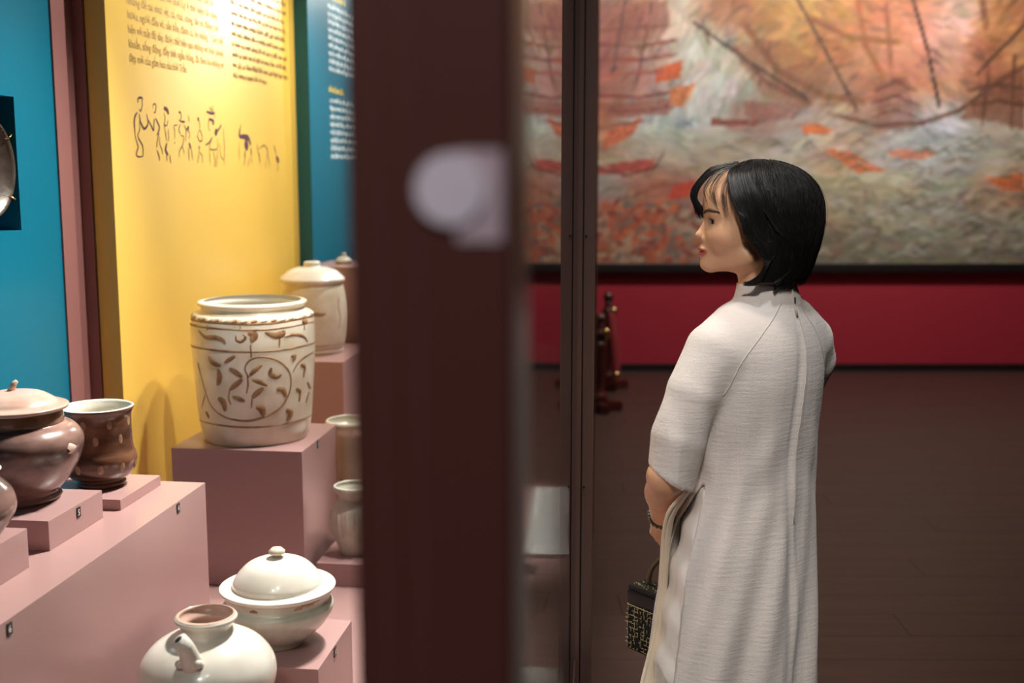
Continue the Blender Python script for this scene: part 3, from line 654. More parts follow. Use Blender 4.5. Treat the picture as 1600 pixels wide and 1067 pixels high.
pedestal(4.4, 4.72, -1.33, -1.02 + .0, DK, 1.225, 'tallest mauve pedestal half hidden behind the near upright')

# ------------------------------------------------------------------ vessels
def prof(k, inner=None, th=.008):
    u, v, zb, p = VES[k]
    p = [[r / 1000, z / 1000] for r, z in p]; z0 = p[0][1]
    if z0 < 0:
        top = p[-1][1]; p = [[r, (z - z0) * top / (top - z0)] for r, z in p]
    q = spline_profile(p, 4)
    q = [(0, q[0][1])] + q
    if inner is not None:
        o = [(r, z) for r, z in q if r > 0]
        rim = o[-1]; q = q + [(rim[0] - th * .5, rim[1] + .001)] + [(max(r - th, .003), max(z, inner)) for r, z in reversed(o) if z < rim[1] - .004 and z > inner] + [(0, inner)]
    return u, v, zb, q
def vessel(name, k, mat, label, inner=None, inner_mat=None, th=.008, wob=.006, body='body', ribs=0, ribamp=0.0, pos=None):
    u, v, zb, q = prof(k)
    if pos: u, v, zb = pos
    t = emptyobj(name); at_case(t, u, v, zb); tag(t, label, 'jar' if 'bowl' not in name else 'bowl')
    lathe(body, q, mat, t, 72, wob, ribs, ribamp)
    if inner is not None:
        o = [(r, z) for r, z in q if r > 0]; rim = o[-1]
        iq = [(rim[0] + .0005, rim[1] + .0002), (rim[0] - th * .5, rim[1] + .0022)] + [(max(r - th, .003), z) for r, z in reversed(o) if inner < z < rim[1] - .003] + [(0, inner)]
        lathe('inside_wall', iq[::1], inner_mat or mat, t, 72, wob)
    return t, q
def lid_shift(k, base):      # lid profile in the same base frame as its body
    p0 = VES[base][3]; z0 = p0[0][1] / 1000; top = p0[-1][1] / 1000
    return [[r / 1000, (z / 1000 - z0) * top / (top - z0) if False else z / 1000] for r, z in VES[k][3]]
def rfun(q):
    o = [(z, r) for r, z in q if r > 0]; zs = [a for a, _ in o]; rs = [b for _, b in o]
    def f(z):
        for (za, ra), (zb_, rb) in zip(o, o[1:]):
            if za <= z <= zb_ and zb_ > za: return ra + (rb - ra) * (z - za) / (zb_ - za)
        return o[-1][1] if z > zs[-1] else o[0][1]
    return f
def relief(name, pts, width, lift, f, mat, parent, a0=0.0, leaf=False):
    # a raised stroke modelled on the wall of a turned vessel; pts = (angle deg, height m)
    P = [Vector((a, z, 0)) for a, z in pts]; P = smooth_path(P, 4) if len(P) > 2 else [P[0].lerp(P[1], t / 5) for t in range(6)]
    n = len(P); vs, fs = [], []
    for i, q in enumerate(P):
        r = f(q.y); t = P[min(i + 1, n - 1)] - P[max(i - 1, 0)]
        tx, tz = R(t.x) * r, t.y; L = math.hypot(tx, tz) or 1; sx, sz = -tz / L, tx / L
        k = math.sin(math.pi * (i + .5) / n); hw = width * .5 * ((.25 + .75 * k) if leaf else (.6 + .4 * k))
        for g, hgt in ((-1, -.0006), (-.55, .7), (0, 1), (.55, .7), (1, -.0006)):
            z = q.y + sz * hw * g; a = R(q.x) + sx * hw * g / r + a0; rr = f(z) + lift * hgt
            vs.append((rr * math.cos(a), rr * math.sin(a), z))
    for i in range(n - 1):
        for k in range(4): fs.append((i*5 + k, i*5 + k + 1, (i+1)*5 + k + 1, (i+1)*5 + k))
    return mk(name, vs, fs, mat, parent, True)
def knob(bm_name, z, r, mat, parent): return lathe(bm_name, [(0, z), (r * .8, z), (r, z + r * .5), (r * .9, z + r), (0, z + r * 1.15)], mat, parent, 20)

# carved jar
jar, q = vessel('carved_jar', 'F', M['cream'], 'big cream jar with carved brown scrolls and open mouth', .03, M['inner'], .012)
f = rfun(q); A0 = R(-77.57) + PHI     # the side turned to the aisle
for half in (0, 1):
    for k, wd, *pt in CARVE:
        pts = [(pt[i] / 10, min(pt[i + 1] / 1000, .336)) for i in range(0, len(pt), 2)]
        relief('carved_leaf' if k == 'l' else 'carved_vine', pts, wd / 1000 * (1.45 if k == 'l' else 1.3), .0022 if k == 'l' else .0016, f, M['carve'], jar, A0 + half * math.pi, k == 'l')
for z, w in ((.343, .010), (.327, .006), (.268, .006), (.060, .006)):
    relief('carved_ring', [(a, z + .002 * math.sin(a / 17)) for a in range(0, 361, 10)], w, .0014, f, M['carve'], jar)
for a in range(0, 360, 9): relief('rim_scallop', [(a, .347), (a + 5, .350)], .009, .003, f, M['cream' if a % 2 else 'stain'], jar)
# lidded purple-brown jar
t, q = vessel('brown_lidded_jar', 'D', M['purple'], 'squat purple-brown glazed jar with pale pink lid, on the block numbered 5')
lathe('lid', [(0, .186), (.088, .186)] + spline_profile(lid_shift('Dlid', 'D'), 4), M['pinkclay'], t, 64, .01)
lathe('neck_band', [(.0935, .158), (.0965, .162), (.0945, .178), (.0925, .184)], M['darkring'], t, 64, .006)
tube('lid_knob', [(-.004, 0, .224), (.002, .002, .240), (.008, .004, .246)], [.008, .006, .004], M['pinkclay'], t, 10)
relief('lug', [(-14, .112), (-6, .118)], .024, .007, rfun(q), M['pinkclay'], t, 0, True)
# brown flared bowl
t, q = vessel('brown_flared_bowl', 'E', M['brown'], 'brown glazed flared bowl with tan spots and pale inside', .03, M['inner'], .006)
f = rfun(q)
for z, n, off in ((.15, 8, 0), (.115, 8, 20), (.052, 10, 8)):
    for k in range(n): relief('glaze_spot', [(k * 360 / n + off, z - .010), (k * 360 / n + off + 1, z), (k * 360 / n + off, z + .010)], .013, .0008, f, M['spot'], t, 0, True)
# pot cut by the left edge
t, q = vessel('dark_pot', 'C', M['purple'], 'dark glazed pot cut off by the left edge of the photo', .02, M['inner'], .006, pos=(1.905, -1.215, .94))
t.scale = (1.3, 1.3, 1.0)
# lidded cream jar at the back
t, q = vessel('cream_lidded_jar', 'G', M['cream'], 'cream lidded jar with brown patch behind the carved jar')
lathe('lid', [(0, .255), (.1, .255)] + spline_profile(lid_shift('Glid', 'G'), 4), M['creamw'], t, 64, .006)
f = rfun(q)
relief('brown_patch', [(-86, .145), (-78, .150), (-68, .147), (-60, .150)], .014, .001, f, M['stain'], t, PHI, True)
relief('brown_patch', [(-30, .21), (-34, .17), (-30, .13), (-34, .09)], .008, .001, f, M['stain'], t, PHI, True)
relief('foot_ring', [(a, .034) for a in range(0, 361, 10)], .006, .002, f, M['stain'], t)
# lidded white bowl
t, q = vessel('white_lidded_bowl', 'J', M['creamg'], 'white footed bowl with wide-brimmed domed lid and button knob')
jl = spline_profile(lid_shift('Jlid', 'J')[:8], 4)
lathe('lid', [(0, .112), (.108, .112)] + jl + [(0, jl[-1][1] + .001)], M['creamw'], t, 72, .005)
lathe('knob', [(0, .183), (.0095, .184), (.009, .190), (.0165, .193), (.0172, .198), (.013, .2015), (.011, .204), (0, .205)], M['cream'], t, 28)
f = rfun(q)
for a, z in ((-62, .105), (-55, .110), (-48, .107), (-110, .104), (-40, .112)): relief('dark_spot', [(a, z), (a + 5, z + .003), (a + 9, z)], .008, .0006, f, M['stain'], t, PHI, True)
# white spouted jar
t, q = vessel('white_spouted_jar', 'K', M['creamw'], 'round white jar with short spout and lug handles at the bottom edge', .04, M['pinkclay'], .008)
def kp(a, r, z): return (r * math.cos(R(a)), r * math.sin(R(a)), z)
zt = q[-1][1]
sa = -86
tube('spout', [kp(sa, .078, zt - .075), kp(sa, .092, zt - .045), kp(sa - 3, .100, zt - .020), kp(sa - 8, .106, zt - .004)], [.023, .018, .015, .014], M['creamw'], t, 16)
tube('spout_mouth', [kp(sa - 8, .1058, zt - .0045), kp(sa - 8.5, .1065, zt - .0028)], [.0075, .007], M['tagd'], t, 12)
for da in (-9, 9): tube('spout_ear', [kp(sa + da, .092, zt - .055), kp(sa + da, .107, zt - .048)], [.009, .007], M['creamw'], t, 10)
for a in (sa + 180,):
    tube('lug_handle', smooth_path([kp(a - 11, .075, zt - .048), kp(a - 9, .086, zt - .034), kp(a, .089, zt - .028), kp(a + 9, .086, zt - .034), kp(a + 11, .075, zt - .048)], 4), .0075, M['creamw'], t, 10)
# tall cream jar and ribbed jar beside the upright
t, q = vessel('tall_cream_jar', 'H', M['cream'], 'tall cream cylinder jar with flared rim half hidden by the upright', .05, M['inner'], .006, pos=(3.42, VES['H'][1], DK))
f = rfun(q); relief('brown_patch', [(-118, .21), (-108, .196), (-98, .20)], .016, .001, f, M['stain'], t, PHI, True)
t, q = vessel('ribbed_jar', 'I', M['creamg'], 'small grey-cream ribbed jar in front of the tall cream jar', .03, M['inner'], .006)
f = rfun(q)
for a in range(0, 360, 24): relief('rib', [(a, .045), (a + 2, .085), (a, .125)], .016, .004, f, M['creamg'], t, 0, True)
t, q = vessel('small_lidded_pot', 'L', M['creamg'], 'small blurred pot with pointed lid on the tallest pedestal')
# ------------------------------------------------------------------ the visitor
def skin_mat():
    m = material('warm_skin', (214, 160, 128), 0.42, 0.4, attr='skin', sss=0.12, bump=0.04, bscale=260)
    return m
M['skin'] = skin_mat()
def cloth_material(name, rgb, rough, crinkle):
    m = material(name, rgb, rough, 0.25, sheen=0.15)
    nt = m.node_tree; N = nt.nodes; L = nt.links; b = N['Principled BSDF']
    tc = N.new('ShaderNodeTexCoord')
    prev = None
    for sc, st, dist in (((90, 90, 9), 0.35, .0022), ((22, 22, 170), 0.24, .0018), ((330, 330, 330), 0.25, .0012)):
        mp = N.new('ShaderNodeMapping'); mp.inputs['Scale'].default_value = sc
        nz = N.new('ShaderNodeTexNoise'); nz.inputs['Scale'].default_value = 1.0; nz.inputs['Detail'].default_value = 3
        bp = N.new('ShaderNodeBump'); bp.inputs['Strength'].default_value = st * crinkle; bp.inputs['Distance'].default_value = dist
        L.new(tc.outputs['Object'], mp.inputs[0]); L.new(mp.outputs[0], nz.inputs['Vector']); L.new(nz.outputs['Fac'], bp.inputs['Height'])
        if prev: L.new(prev.outputs[0], bp.inputs['Normal'])
        prev = bp
    L.new(prev.outputs[0], b.inputs['Normal'])
    return m
M['linen'] = cloth_material('crinkled_ivory_linen', (232, 223, 216), 0.85, 1.7)
M['flap'] = cloth_material('ivory_linen_case_lit', (242, 226, 202), 0.85, .6)  # tunic cloth lightened and warmed: the case's light put into the colour
M['satin'] = material('ivory_satin', (238, 231, 223), 0.2, 0.8, bump=0.9, bscale=16, stretch=(1.6, 1.6, .5), sheen=.2)
M['hair'] = material('black_hair', (16, 14, 14), 0.42, 0.5, rgb2=(26, 22, 21), scale=60)
M['brow'] = material('dark_brow', (44, 32, 27), 0.7)
M['browsoft'] = material('soft_brow', (84, 58, 45), 0.9)
M['eye'] = material('eye_white', (214, 204, 196), 0.15)
M['iris'] = material('dark_iris', (30, 18, 14), 0.25)
M['tweed'] = material('black_tweed', (20, 18, 18), 0.85, bump=0.8, bscale=160)
M['gold'] = material('gold_thread', (206, 186, 132), 0.5, metal=0.2)
M['leather'] = material('black_leather', (20, 20, 22), 0.4, bump=0.1, bscale=200)
M['olive'] = material('olive_strap', (96, 84, 56), 0.5)
M['bead'] = material('grey_green_beads', (96, 98, 82), 0.25, coat=.5)
M['crystal'] = material('crystal_studs', (235, 230, 225), 0.1, metal=.7)
M['zip'] = material('zip_tape', (206, 196, 186), 0.7)

BET = R(38)
FD = np.array([-math.sin(BET), math.cos(BET), 0]); LD = np.array([-math.cos(BET), -math.sin(BET), 0])   # her front, her left
ROOT = np.array([0.50, 2.42, 0.0])
person = emptyobj('person', tuple(ROOT)); tag(person, 'person in a long ivory tunic with black bob, seen from behind, looking left', 'person')
def W(*p): return np.array(p, float) - ROOT
# torso of the tunic: z, centre x, centre y, half width, half depth
TK = np.array([(0.20, .470, 2.425, .226, .172), (.51, .474, 2.42, .212, .158), (.68, .482, 2.42, .196, .144), (.82, .490, 2.42, .178, .128), (.90, .499, 2.42, .164, .116), (.97, .507, 2.42, .152, .106), (1.08, .512, 2.42, .156, .104), (1.17, .516, 2.42, .160, .106), (1.24, .520, 2.42, .158, .098), (1.285, .522, 2.42, .134, .084), (1.312, .524, 2.42, .096, .070), (1.335, .525, 2.42, .068, .060), (1.36, .525, 2.42, .058, .056)])
ZF = np.linspace(.10, 1.42, 661); _g = np.exp(-.5 * (np.arange(-40, 41) * .002 / .016)**2); _g /= _g.sum()
TF = [np.convolve(np.pad(np.interp(ZF, TK[:, 0], TK[:, i]), 40, 'edge'), _g, 'valid') for i in range(1, 5)]
def tk(z, sh=0.0):
    o = [np.interp(z, ZF, t) for t in TF]
    return o[0] - ROOT[0], o[1] - ROOT[1], o[2] - sh, o[3] - sh
def torso(X, sh=0.0, folds=False):
    z = X[2]; cx, cy, a, b = tk(z, sh)
    dx, dy = X[0] - cx, X[1] - cy
    l = dx * LD[0] + dy * LD[1]; f = dx * FD[0] + dy * FD[1]
    k0 = np.sqrt((l / a)**2 + (f / b)**2); k1 = np.sqrt((l / a**2)**2 + (f / b**2)**2)
    d = k0 * (k0 - 1) / np.maximum(k1, 1e-4)
    if folds:
        al = np.arctan2(-f / b, l / a)        # 0 = left side, 90 deg = back
        g = np.clip((1.18 - z) / .55, 0, 1); g2 = np.clip((.98 - z) / .4, 0, 1)
        d = d - g2 * .007 * np.sin(al * 9 + 2.2 * np.sin(z * 3.0)) - g * .0035 * np.sin(al * 15 + 4 * np.sin(z * 4.3) + 1) - .0018 * np.sin(z * 38 + 3 * np.sin(al * 3)) * np.exp(-((z - 1.0) / .09)**2)
        c = al - 1.62 - .05 * np.sin(z * 11)       # the zip ridge and the hollow beside it
        d = d - np.clip((1.32 - z) * 8, 0, 1) * (.0018 * np.exp(-(c / .035)**2) - .0045 * np.exp(-((c + .10) / .06)**2) + .003 * np.exp(-((c + .45) / .2)**2))
    return d
SLV = [((.448, 2.375, 1.283), .046), ((.404, 2.346, 1.238), .056), ((.364, 2.326, 1.155), .056), ((.336, 2.320, 1.065), .055), ((.319, 2.318, .99), .049), ((.312, 2.318, .90), .049)]
SRV = [((.590, 2.470, 1.283), .046), ((.632, 2.505, 1.238), .052), ((.646, 2.53, 1.19), .053), ((.620, 2.58, 1.10), .054), ((.59, 2.62, 1.03), .054)]
def chain(X, S, sh=0.0, k=.004):
    d = None
    for (a, ra), (b, rb) in zip(S, S[1:]):
        e = cone(X, W(*a), W(*b), ra - sh, rb - sh); d = e if d is None else smin(d, e, k)
    return d
def dress_sdf(X):
    t = torso(X, 0, True); z = X[2]
    t = smax(t, z - 1.345, .01)
    sl = chain(X, SLV); sr = chain(X, SRV)
    sl = sl - .0035 * np.sin(X[0] * 95 + X[1] * 40 + z * 12) * np.clip((1.2 - z) / .15, 0, 1)
    # sleeve hem: cut by a sloping plane, open inside
    n = np.array([-.60, 0.10, -1.0]); n /= np.linalg.norm(n); h0 = W(.272, 2.32, 1.010)
    hem = (X[0] - h0[0]) * n[0] + (X[1] - h0[1]) * n[1] + (z - h0[2]) * n[2]
    inner = chain(X, SLV[2:], .014)
    sl = np.maximum(np.maximum(sl, hem), -np.maximum(inner, -(hem + .07)))
    sr = np.maximum(sr, (1.0 - z))
    kk = .004 + .032 * np.clip((z - 1.10) / .12, 0, 1); d = smin(t, sl, kk); d = smin(d, sr, kk)
    # hollow skirt below the waist, left-side slit and hem
    ins = torso(X, .0075, True)
    d = np.maximum(d, -np.maximum(ins, z - .975))
    cx, cy, a, b = tk(z); dx, dy = X[0] - cx, X[1] - cy
    l = dx * LD[0] + dy * LD[1]; f = dx * FD[0] + dy * FD[1]; al = np.arctan2(-f / b, l / a)
    op = np.clip((.968 - z) / .10, 0, 1)
    for s in (0, 1):
        aa = al if s == 0 else np.abs(al) - math.pi
        lo, hi = (-.62, .10) if s == 0 else (-.2, .2)
        wedge = np.maximum(np.maximum((lo * op + .0) - aa, aa - hi * op), -.4) * a
        wedge = np.where(z < .968, np.maximum(wedge, l * (-1 if s == 0 else 1)), .1)
        d = np.maximum(d, -wedge)
    d = np.maximum(d, .30 - z)
    # stand-up collar, open at the top
    c0, c1 = W(.526, 2.422, 1.315), W(.521, 2.42, 1.372)
    co = np.maximum(cone(X, c0, c1, .0665, .0600), z - (c1[2] - .004 - .10 * (X[0] - c1[0]) * 0))
    d = smin(d, np.maximum(co, 1.30 - z), .012)
    d = np.maximum(d, -np.maximum(cone(X, c0, W(.521, 2.42, 1.45), .0560, .0560), 1.325 - z))
    return d
lo, hi = W(.20, 2.16, .285), W(.76, 2.70, 1.40)
h = .0042
X = grid(lo, hi, h); Vv, Qq = surface_nets(np.broadcast_to(dress_sdf(X), (X[0].shape[0], X[1].shape[1], X[2].shape[2])).astype(np.float32), lo, h)
me, Vd = np_mesh('tunic', Vv, Qq, 2)
tunic = mko('tunic', me, M['linen'], person)
tunic['label'] = 'long ivory crinkled linen tunic with wide half sleeves and a stand-up collar'
from mathutils.bvhtree import BVHTree
bvh = BVHTree.FromPolygons([tuple(v) for v in Vd], [tuple(q) for q in Qq])
def hug(pts, lift=.0008):
    out = []
    for p in pts:
        loc, nor, i, dd = bvh.find_nearest(Vector(p))
        d = (Vector(p) - loc); nn = d.normalized() if d.length > 1e-5 else nor
        out.append(loc + nn * lift)
    return out
def back_pt(z, al, off=.03):
    cx, cy, a, b = [float(v) for v in tk(z)]
    l, f = math.cos(al) * (a + off), -math.sin(al) * (b + off)
    return (cx + l * LD[0] + f * FD[0], cy + l * LD[1] + f * FD[1], z)
zz = [1.335 - i * .018 for i in range(26)]
tube('zip_seam', hug([back_pt(z, 1.60 + .05 * math.sin(z * 11)) for z in zz], .0005), .0013, M['zip'], tunic, 6)
tube('zip_tape', hug([back_pt(z, 1.60) for z in (1.366, 1.355, 1.345, 1.335, 1.325, 1.312)], .001), .0028, M['zip'], tunic, 6)
zp = hug([back_pt(1.343, 1.60)], .004)[0]
box('zip_pull', -.0018, .0018, -.0018, .0018, -.017, .004, M['steel'], tunic, .0006, tuple(zp))
def seam(pts):
    P = smooth_path([W(*p) for p in pts], 6); tube('raglan_seam', hug(P, .0002), .0011, M['zip'], tunic, 5)
seam([(.545, 2.335, 1.338), (.500, 2.30, 1.285), (.462, 2.275, 1.235), (.440, 2.265, 1.190), (.425, 2.27, 1.15)])
seam([(.600, 2.37, 1.338), (.635, 2.38, 1.29), (.655, 2.40, 1.23), (.665, 2.43, 1.18)])
# front panel of the tunic swinging out past the slit
fz = [.962, .92, .87, .80, .72, .64, .58, .51, .42, .30]
fo = [(.352, 2.300), (.322, 2.318), (.313, 2.345), (.313, 2.37), (.312, 2.385), (.304, 2.39), (.291, 2.385), (.273, 2.37), (.262, 2.36), (.258, 2.36)]
vs, fs = [], []
OFX = [0, .009, .016, .019, .020, .021, .022]; OFY = [0, .002, .010, .035, .075, .12, .17]
for (x, y), z in zip(fo, fz):
    wz = float(np.interp(z, [.3, .51, .60, .72, .96], [2.4, 2.1, 1.2, .9, .8]))
    for k in range(7): vs.append((x + OFX[k] * wz - ROOT[0], y + OFY[k] - ROOT[1], z))
for i in range(len(fz) - 1):
    for k in range(6): fs.append((i*7 + k, i*7 + k + 1, (i+1)*7 + k + 1, (i+1)*7 + k))
fp = mk('front_panel_edge', vs, fs, M['flap'], person, True)
md = fp.modifiers.new('s', 'SOLIDIFY'); md.thickness = .006; md.offset = 0
sd = fp.modifiers.new('d', 'SUBSURF'); sd.levels = sd.render_levels = 2
tube('hem_stitch', smooth_path([np.array([x - .001, y - .001, z]) - ROOT for (x, y), z in zip(fo, fz)], 4), .0042, M['flap'], fp, 8)
tube('slit_stitch', hug([back_pt(z, .10 * min(1, (.968 - z) / .1) + .025, .0) for z in np.linspace(.955, .31, 40)], .0002), .0016, M['zip'], tunic, 6)

# satin trousers
def trouser_sdf(X):
    z = X[2]; t = torso(X, .014) ; t = t - .004 * np.sin(z * 55 + X[0] * 60) - .003 * np.sin(z * 23 + X[1] * 90)
    t = np.maximum(np.maximum(t, z - .985), .25 - z)
    c = W(.485, 2.42, 0)
    for s in (-1, 1):
        a = c + LD * .080 * s
        g = cone(X, (a[0], a[1], .72), (a[0] + LD[0] * s * .02, a[1] + LD[1] * s * .02, .07), .078, .09)
        t = smin(t, np.maximum(g, .075 - z), .02)
    return t
lo, hi = W(.18, 2.14, .04), W(.74, 2.72, 1.0); h = .007
X = grid(lo, hi, h); Vv, Qq = surface_nets(np.broadcast_to(trouser_sdf(X), (X[0].shape[0], X[1].shape[1], X[2].shape[2])).astype(np.float32), lo, h)
me, _ = np_mesh('trousers', Vv, Qq, 2); o = mko('trousers', me, M['satin'], person); o['label'] = 'shiny ivory satin trousers showing in the side slit'

# ---- body: head and neck, arms with hands, torso and legs, one mesh
HO = W(.4937, 2.42, 1.450)          # ear level, head axis; she faces -X, her left side to the aisle
S_ = .001 * 1.0
def HP(f, l, u): return HO + np.array([-f, -l, u]) * S_
def head_sdf(X):
    # to head frame in mm
    f = -(X[0] - HO[0]) * 1000; l = -(X[1] - HO[1]) * 1000; u = (X[2] - HO[2]) * 1000
    Y = (f, np.abs(l), u); Yc = (f, l, u)
    d = ell(Yc, (4, 0, 78), (97, 75, 80))
    d = smin(d, ell(Yc, (38, 0, 22), (62, 62, 84)), 22)
    d = smin(d, ell(Y, (62, 30, 12), (36, 34, 40)), 18)              # cheeks
    d = smin(d, ell(Y, (84, 18, 60), (15, 34, 22)), 14)              # brow
    d = smin(d, ell(Yc, (78, 0, 88), (23, 50, 30)), 16)              # forehead
    d = smin(d, cone(Y, (86, 8, -44), (22, 50, -26), 17, 20), 16)    # jaw
    d = smin(d, ell(Yc, (91, 0, -44), (18, 17, 15)), 10)             # chin
    d = smin(d, ell(Yc, (87, 0, -14), (22, 27, 26)), 12)             # muzzle
    d = smin(d, ell(Y, (84, 20, 12), (14, 16, 20)), 12)
    d = smax(d, -ell(Y, (104, 34, 40), (13, 17, 11)), 9)             # eye sockets
    n = cone(Yc, (91, 0, 50), (107, 0, 17), 7.5, 9.5)
    n = smin(n, ell(Yc, (110, 0, 14), (10, 9, 8.5)), 5)
    n = smin(n, ell(Y, (100, 12, 7), (9.5, 6.5, 7)), 4)
    d = smin(d, n, 6)
    d = smax(d, -ell(Y, (107, 5.5, 2), (4.5, 3, 3)), 2)              # nostrils
    up = ell(Y, (104.5, 5, -13), (9, 15, 5.5)); lo_ = ell(Yc, (104, 0, -24.5), (9.5, 17, 6.2))
    d = smin(d, up, 4); d = smin(d, lo_, 4)
    d = smax(d, -ell(Yc, (113, 0, -18.6), (12, 24, 1.1)), 1.6)       # mouth line
    d = smin(d, ell(Y, (83, 31, 51), (11, 17, 5)), 5)                # upper lid fold
    d = smin(d, ell(Y, (84, 31, 32.5), (9, 15, 4)), 5)               # lower lid
    e = ell(Y, (-12, 73, 6), (14, 6, 27)); d = smin(d, e, 5)          # ears
    d = smin(d, cone(Yc, (-6, 0, 10), (-24, 0, -90), 50, 47), 16)
    d = smin(d, cone(Yc, (-24, 0, -90), (-30, -2, -150), 47, 60), 20)
    return d / 1000
lo, hi = HO + np.array([-.128, -.088, -.135]), HO + np.array([.105, .088, .165]); h = .0019
X = grid(lo, hi, h); fv = head_sdf(X); fv = np.broadcast_to(fv, (X[0].shape[0], X[1].shape[1], X[2].shape[2])).astype(np.float32)
V1, Q1 = surface_nets(fv, lo, h)
_m, V1 = np_mesh('tmp', V1, Q1, 1); bpy.data.meshes.remove(_m)
def hand(X, wr, dirn, curl, palmn, side):
    # palm slab, four curled fingers, thumb from the side of the palm
    dirn = dirn / np.linalg.norm(dirn); palmn = palmn / np.linalg.norm(palmn); sd_ = np.cross(dirn, palmn) * side
    d = cone(X, wr, wr + dirn * .03, .023, .024)
    for k in range(4):
        o = wr + sd_ * (.027 - .018 * k); kn = o + dirn * (.078 - .004 * abs(k - 1.4))
        d = smin(d, cone(X, wr + sd_ * (.012 - .008 * k) + dirn * .01, kn, .014, .0105), .008)
    t0 = wr + sd_ * .022 + dirn * .022; t1 = t0 + sd_ * .016 + dirn * .03 + palmn * .016; t2 = t1 + dirn * .026 + palmn * .016 - sd_ * .008
    d = smin(d, smin(cone(X, t0, t1, .0125, .010), cone(X, t1, t2, .0095, .0075), .004), .008)
    for k in range(4):
        o = wr + sd_ * (.027 - .018 * k); L = (.92, 1.0, .95, .78)[k]; kn = o + dirn * (.078 - .004 * abs(k - 1.4))
        a1 = dirn * math.cos(curl) + palmn * math.sin(curl); a2 = dirn * math.cos(curl * 2.1) + palmn * math.sin(curl * 2.1); a3 = dirn * math.cos(curl * 2.9) + palmn * math.sin(curl * 2.9)
        p1 = kn + a1 * .040 * L; p2 = p1 + a2 * .024 * L; p3 = p2 + a3 * .019 * L
        g = smin(smin(cone(X, kn, p1, .0098, .0088), cone(X, p1, p2, .0088, .008), .003), cone(X, p2, p3, .008, .0068), .003)
        d = smin(d, g, .003)
    return d
SH_L, EL_L, WR_L = W(.424, 2.36, 1.228), W(.312, 2.318, .985), W(.324, 2.475, .848)
HD_L = W(.330, 2.53, .775) - WR_L
def arm_sdf(X):
    d = smin(cone(X, SH_L, EL_L, .032, .037), cone(X, EL_L, EL_L + (WR_L - EL_L) * .35, .037, .038), .02)
    d = smin(d, cone(X, EL_L + (WR_L - EL_L) * .35, WR_L, .038, .0235), .02)
    return smin(d, hand(X, WR_L, HD_L, .95, np.array(LD) * -1.0, 1), .012)
lo, hi = W(.235, 2.25, .70), W(.47, 2.64, 1.33); h = .0026
X = grid(lo, hi, h); V2, Q2 = surface_nets(np.broadcast_to(arm_sdf(X), (X[0].shape[0], X[1].shape[1], X[2].shape[2])).astype(np.float32), lo, h)
_m, V2 = np_mesh('tmp', V2, Q2, 1); bpy.data.meshes.remove(_m)
def rest_sdf(X):
    z = X[2]; d = torso(X, .034); d = np.maximum(np.maximum(d, z - 1.33), .80 - z)
    d = smin(d, cone(X, W(.524, 2.422, 1.26), W(.519, 2.42, 1.36), .055, .046), .03)
    c = W(.475, 2.42, 0)
    for s in (-1, 1):
        a = c + LD * .070 * s
        hip, kn, an = (a[0], a[1], .80), (a[0], a[1], .44), (a[0], a[1], .085)
        d = smin(d, smin(cone(X, hip, kn, .062, .048), cone(X, kn, an, .048, .036), .02), .02)
        ft = np.array([a[0], a[1], .035])
        d = smin(d, smin(cone(X, (a[0], a[1], .085), ft - FD * .03, .036, .034), cone(X, ft - FD * .03, ft + FD * .13 - np.array([0, 0, .012]), .034, .022), .02), .02)
    r0, r1, r2 = W(.606, 2.49, 1.21), W(.615, 2.60, 1.03), W(.50, 2.66, .98)
    d = smin(d, smin(cone(X, r0, r1, .036, .034), cone(X, r1, r2, .038, .025), .02), .02)
    d = smin(d, hand(X, r2, np.array([-.9, .2, -.1]), .6, np.array([0, -.3, -.9]), -1), .01)
    return np.maximum(d, -z)
lo, hi = W(.22, 2.20, -.01), W(.74, 2.80, 1.40); h = .0065
X = grid(lo, hi, h); V3, Q3 = surface_nets(np.broadcast_to(rest_sdf(X), (X[0].shape[0], X[1].shape[1], X[2].shape[2])).astype(np.float32), lo, h)
VB = np.concatenate([V1, V2, V3]); QB = np.concatenate([Q1, Q2 + len(V1), Q3 + len(V1) + len(V2)])
me, _ = np_mesh('body', VB, QB)
f = -(VB[:, 0] - HO[0]) * 1000; l = -(VB[:, 1] - HO[1]) * 1000; u = (VB[:, 2] - HO[2]) * 1000
al = np.abs(l); hd = u > -100
c = np.tile(np.array(lin((234, 182, 144))), (len(VB), 1))
def blend(c, m, col): return c * (1 - m[:, None]) + m[:, None] * np.array(lin(col))
c = blend(c, hd * np.exp(-(((f - 74) / 20)**2 + ((al - 44) / 18)**2 + ((u - 4) / 20)**2)) * .55, (214, 128, 108))
lipm = hd * (f > 96) * np.clip(1.4 - ((al / 21)**2 + ((u + 18.5) / np.where(u > -18.5, 9.5, 11.5))**2), 0, 1)
c = blend(c, np.clip(lipm * 2.2, 0, 1) * .9, (178, 82, 68))
c = blend(c, hd * np.exp(-((f - 88) / 14)**2 - ((al - 34) / 16)**2 - ((u - 47) / 8)**2) * .4, (168, 104, 82))
c = blend(c, (~hd) * .25, (200, 140, 108))
set_colors(me, 'skin', c)
body = mko('body', me, M['skin'], person); body['label'] = 'warm-toned face in profile, neck, bare left forearm and hand'

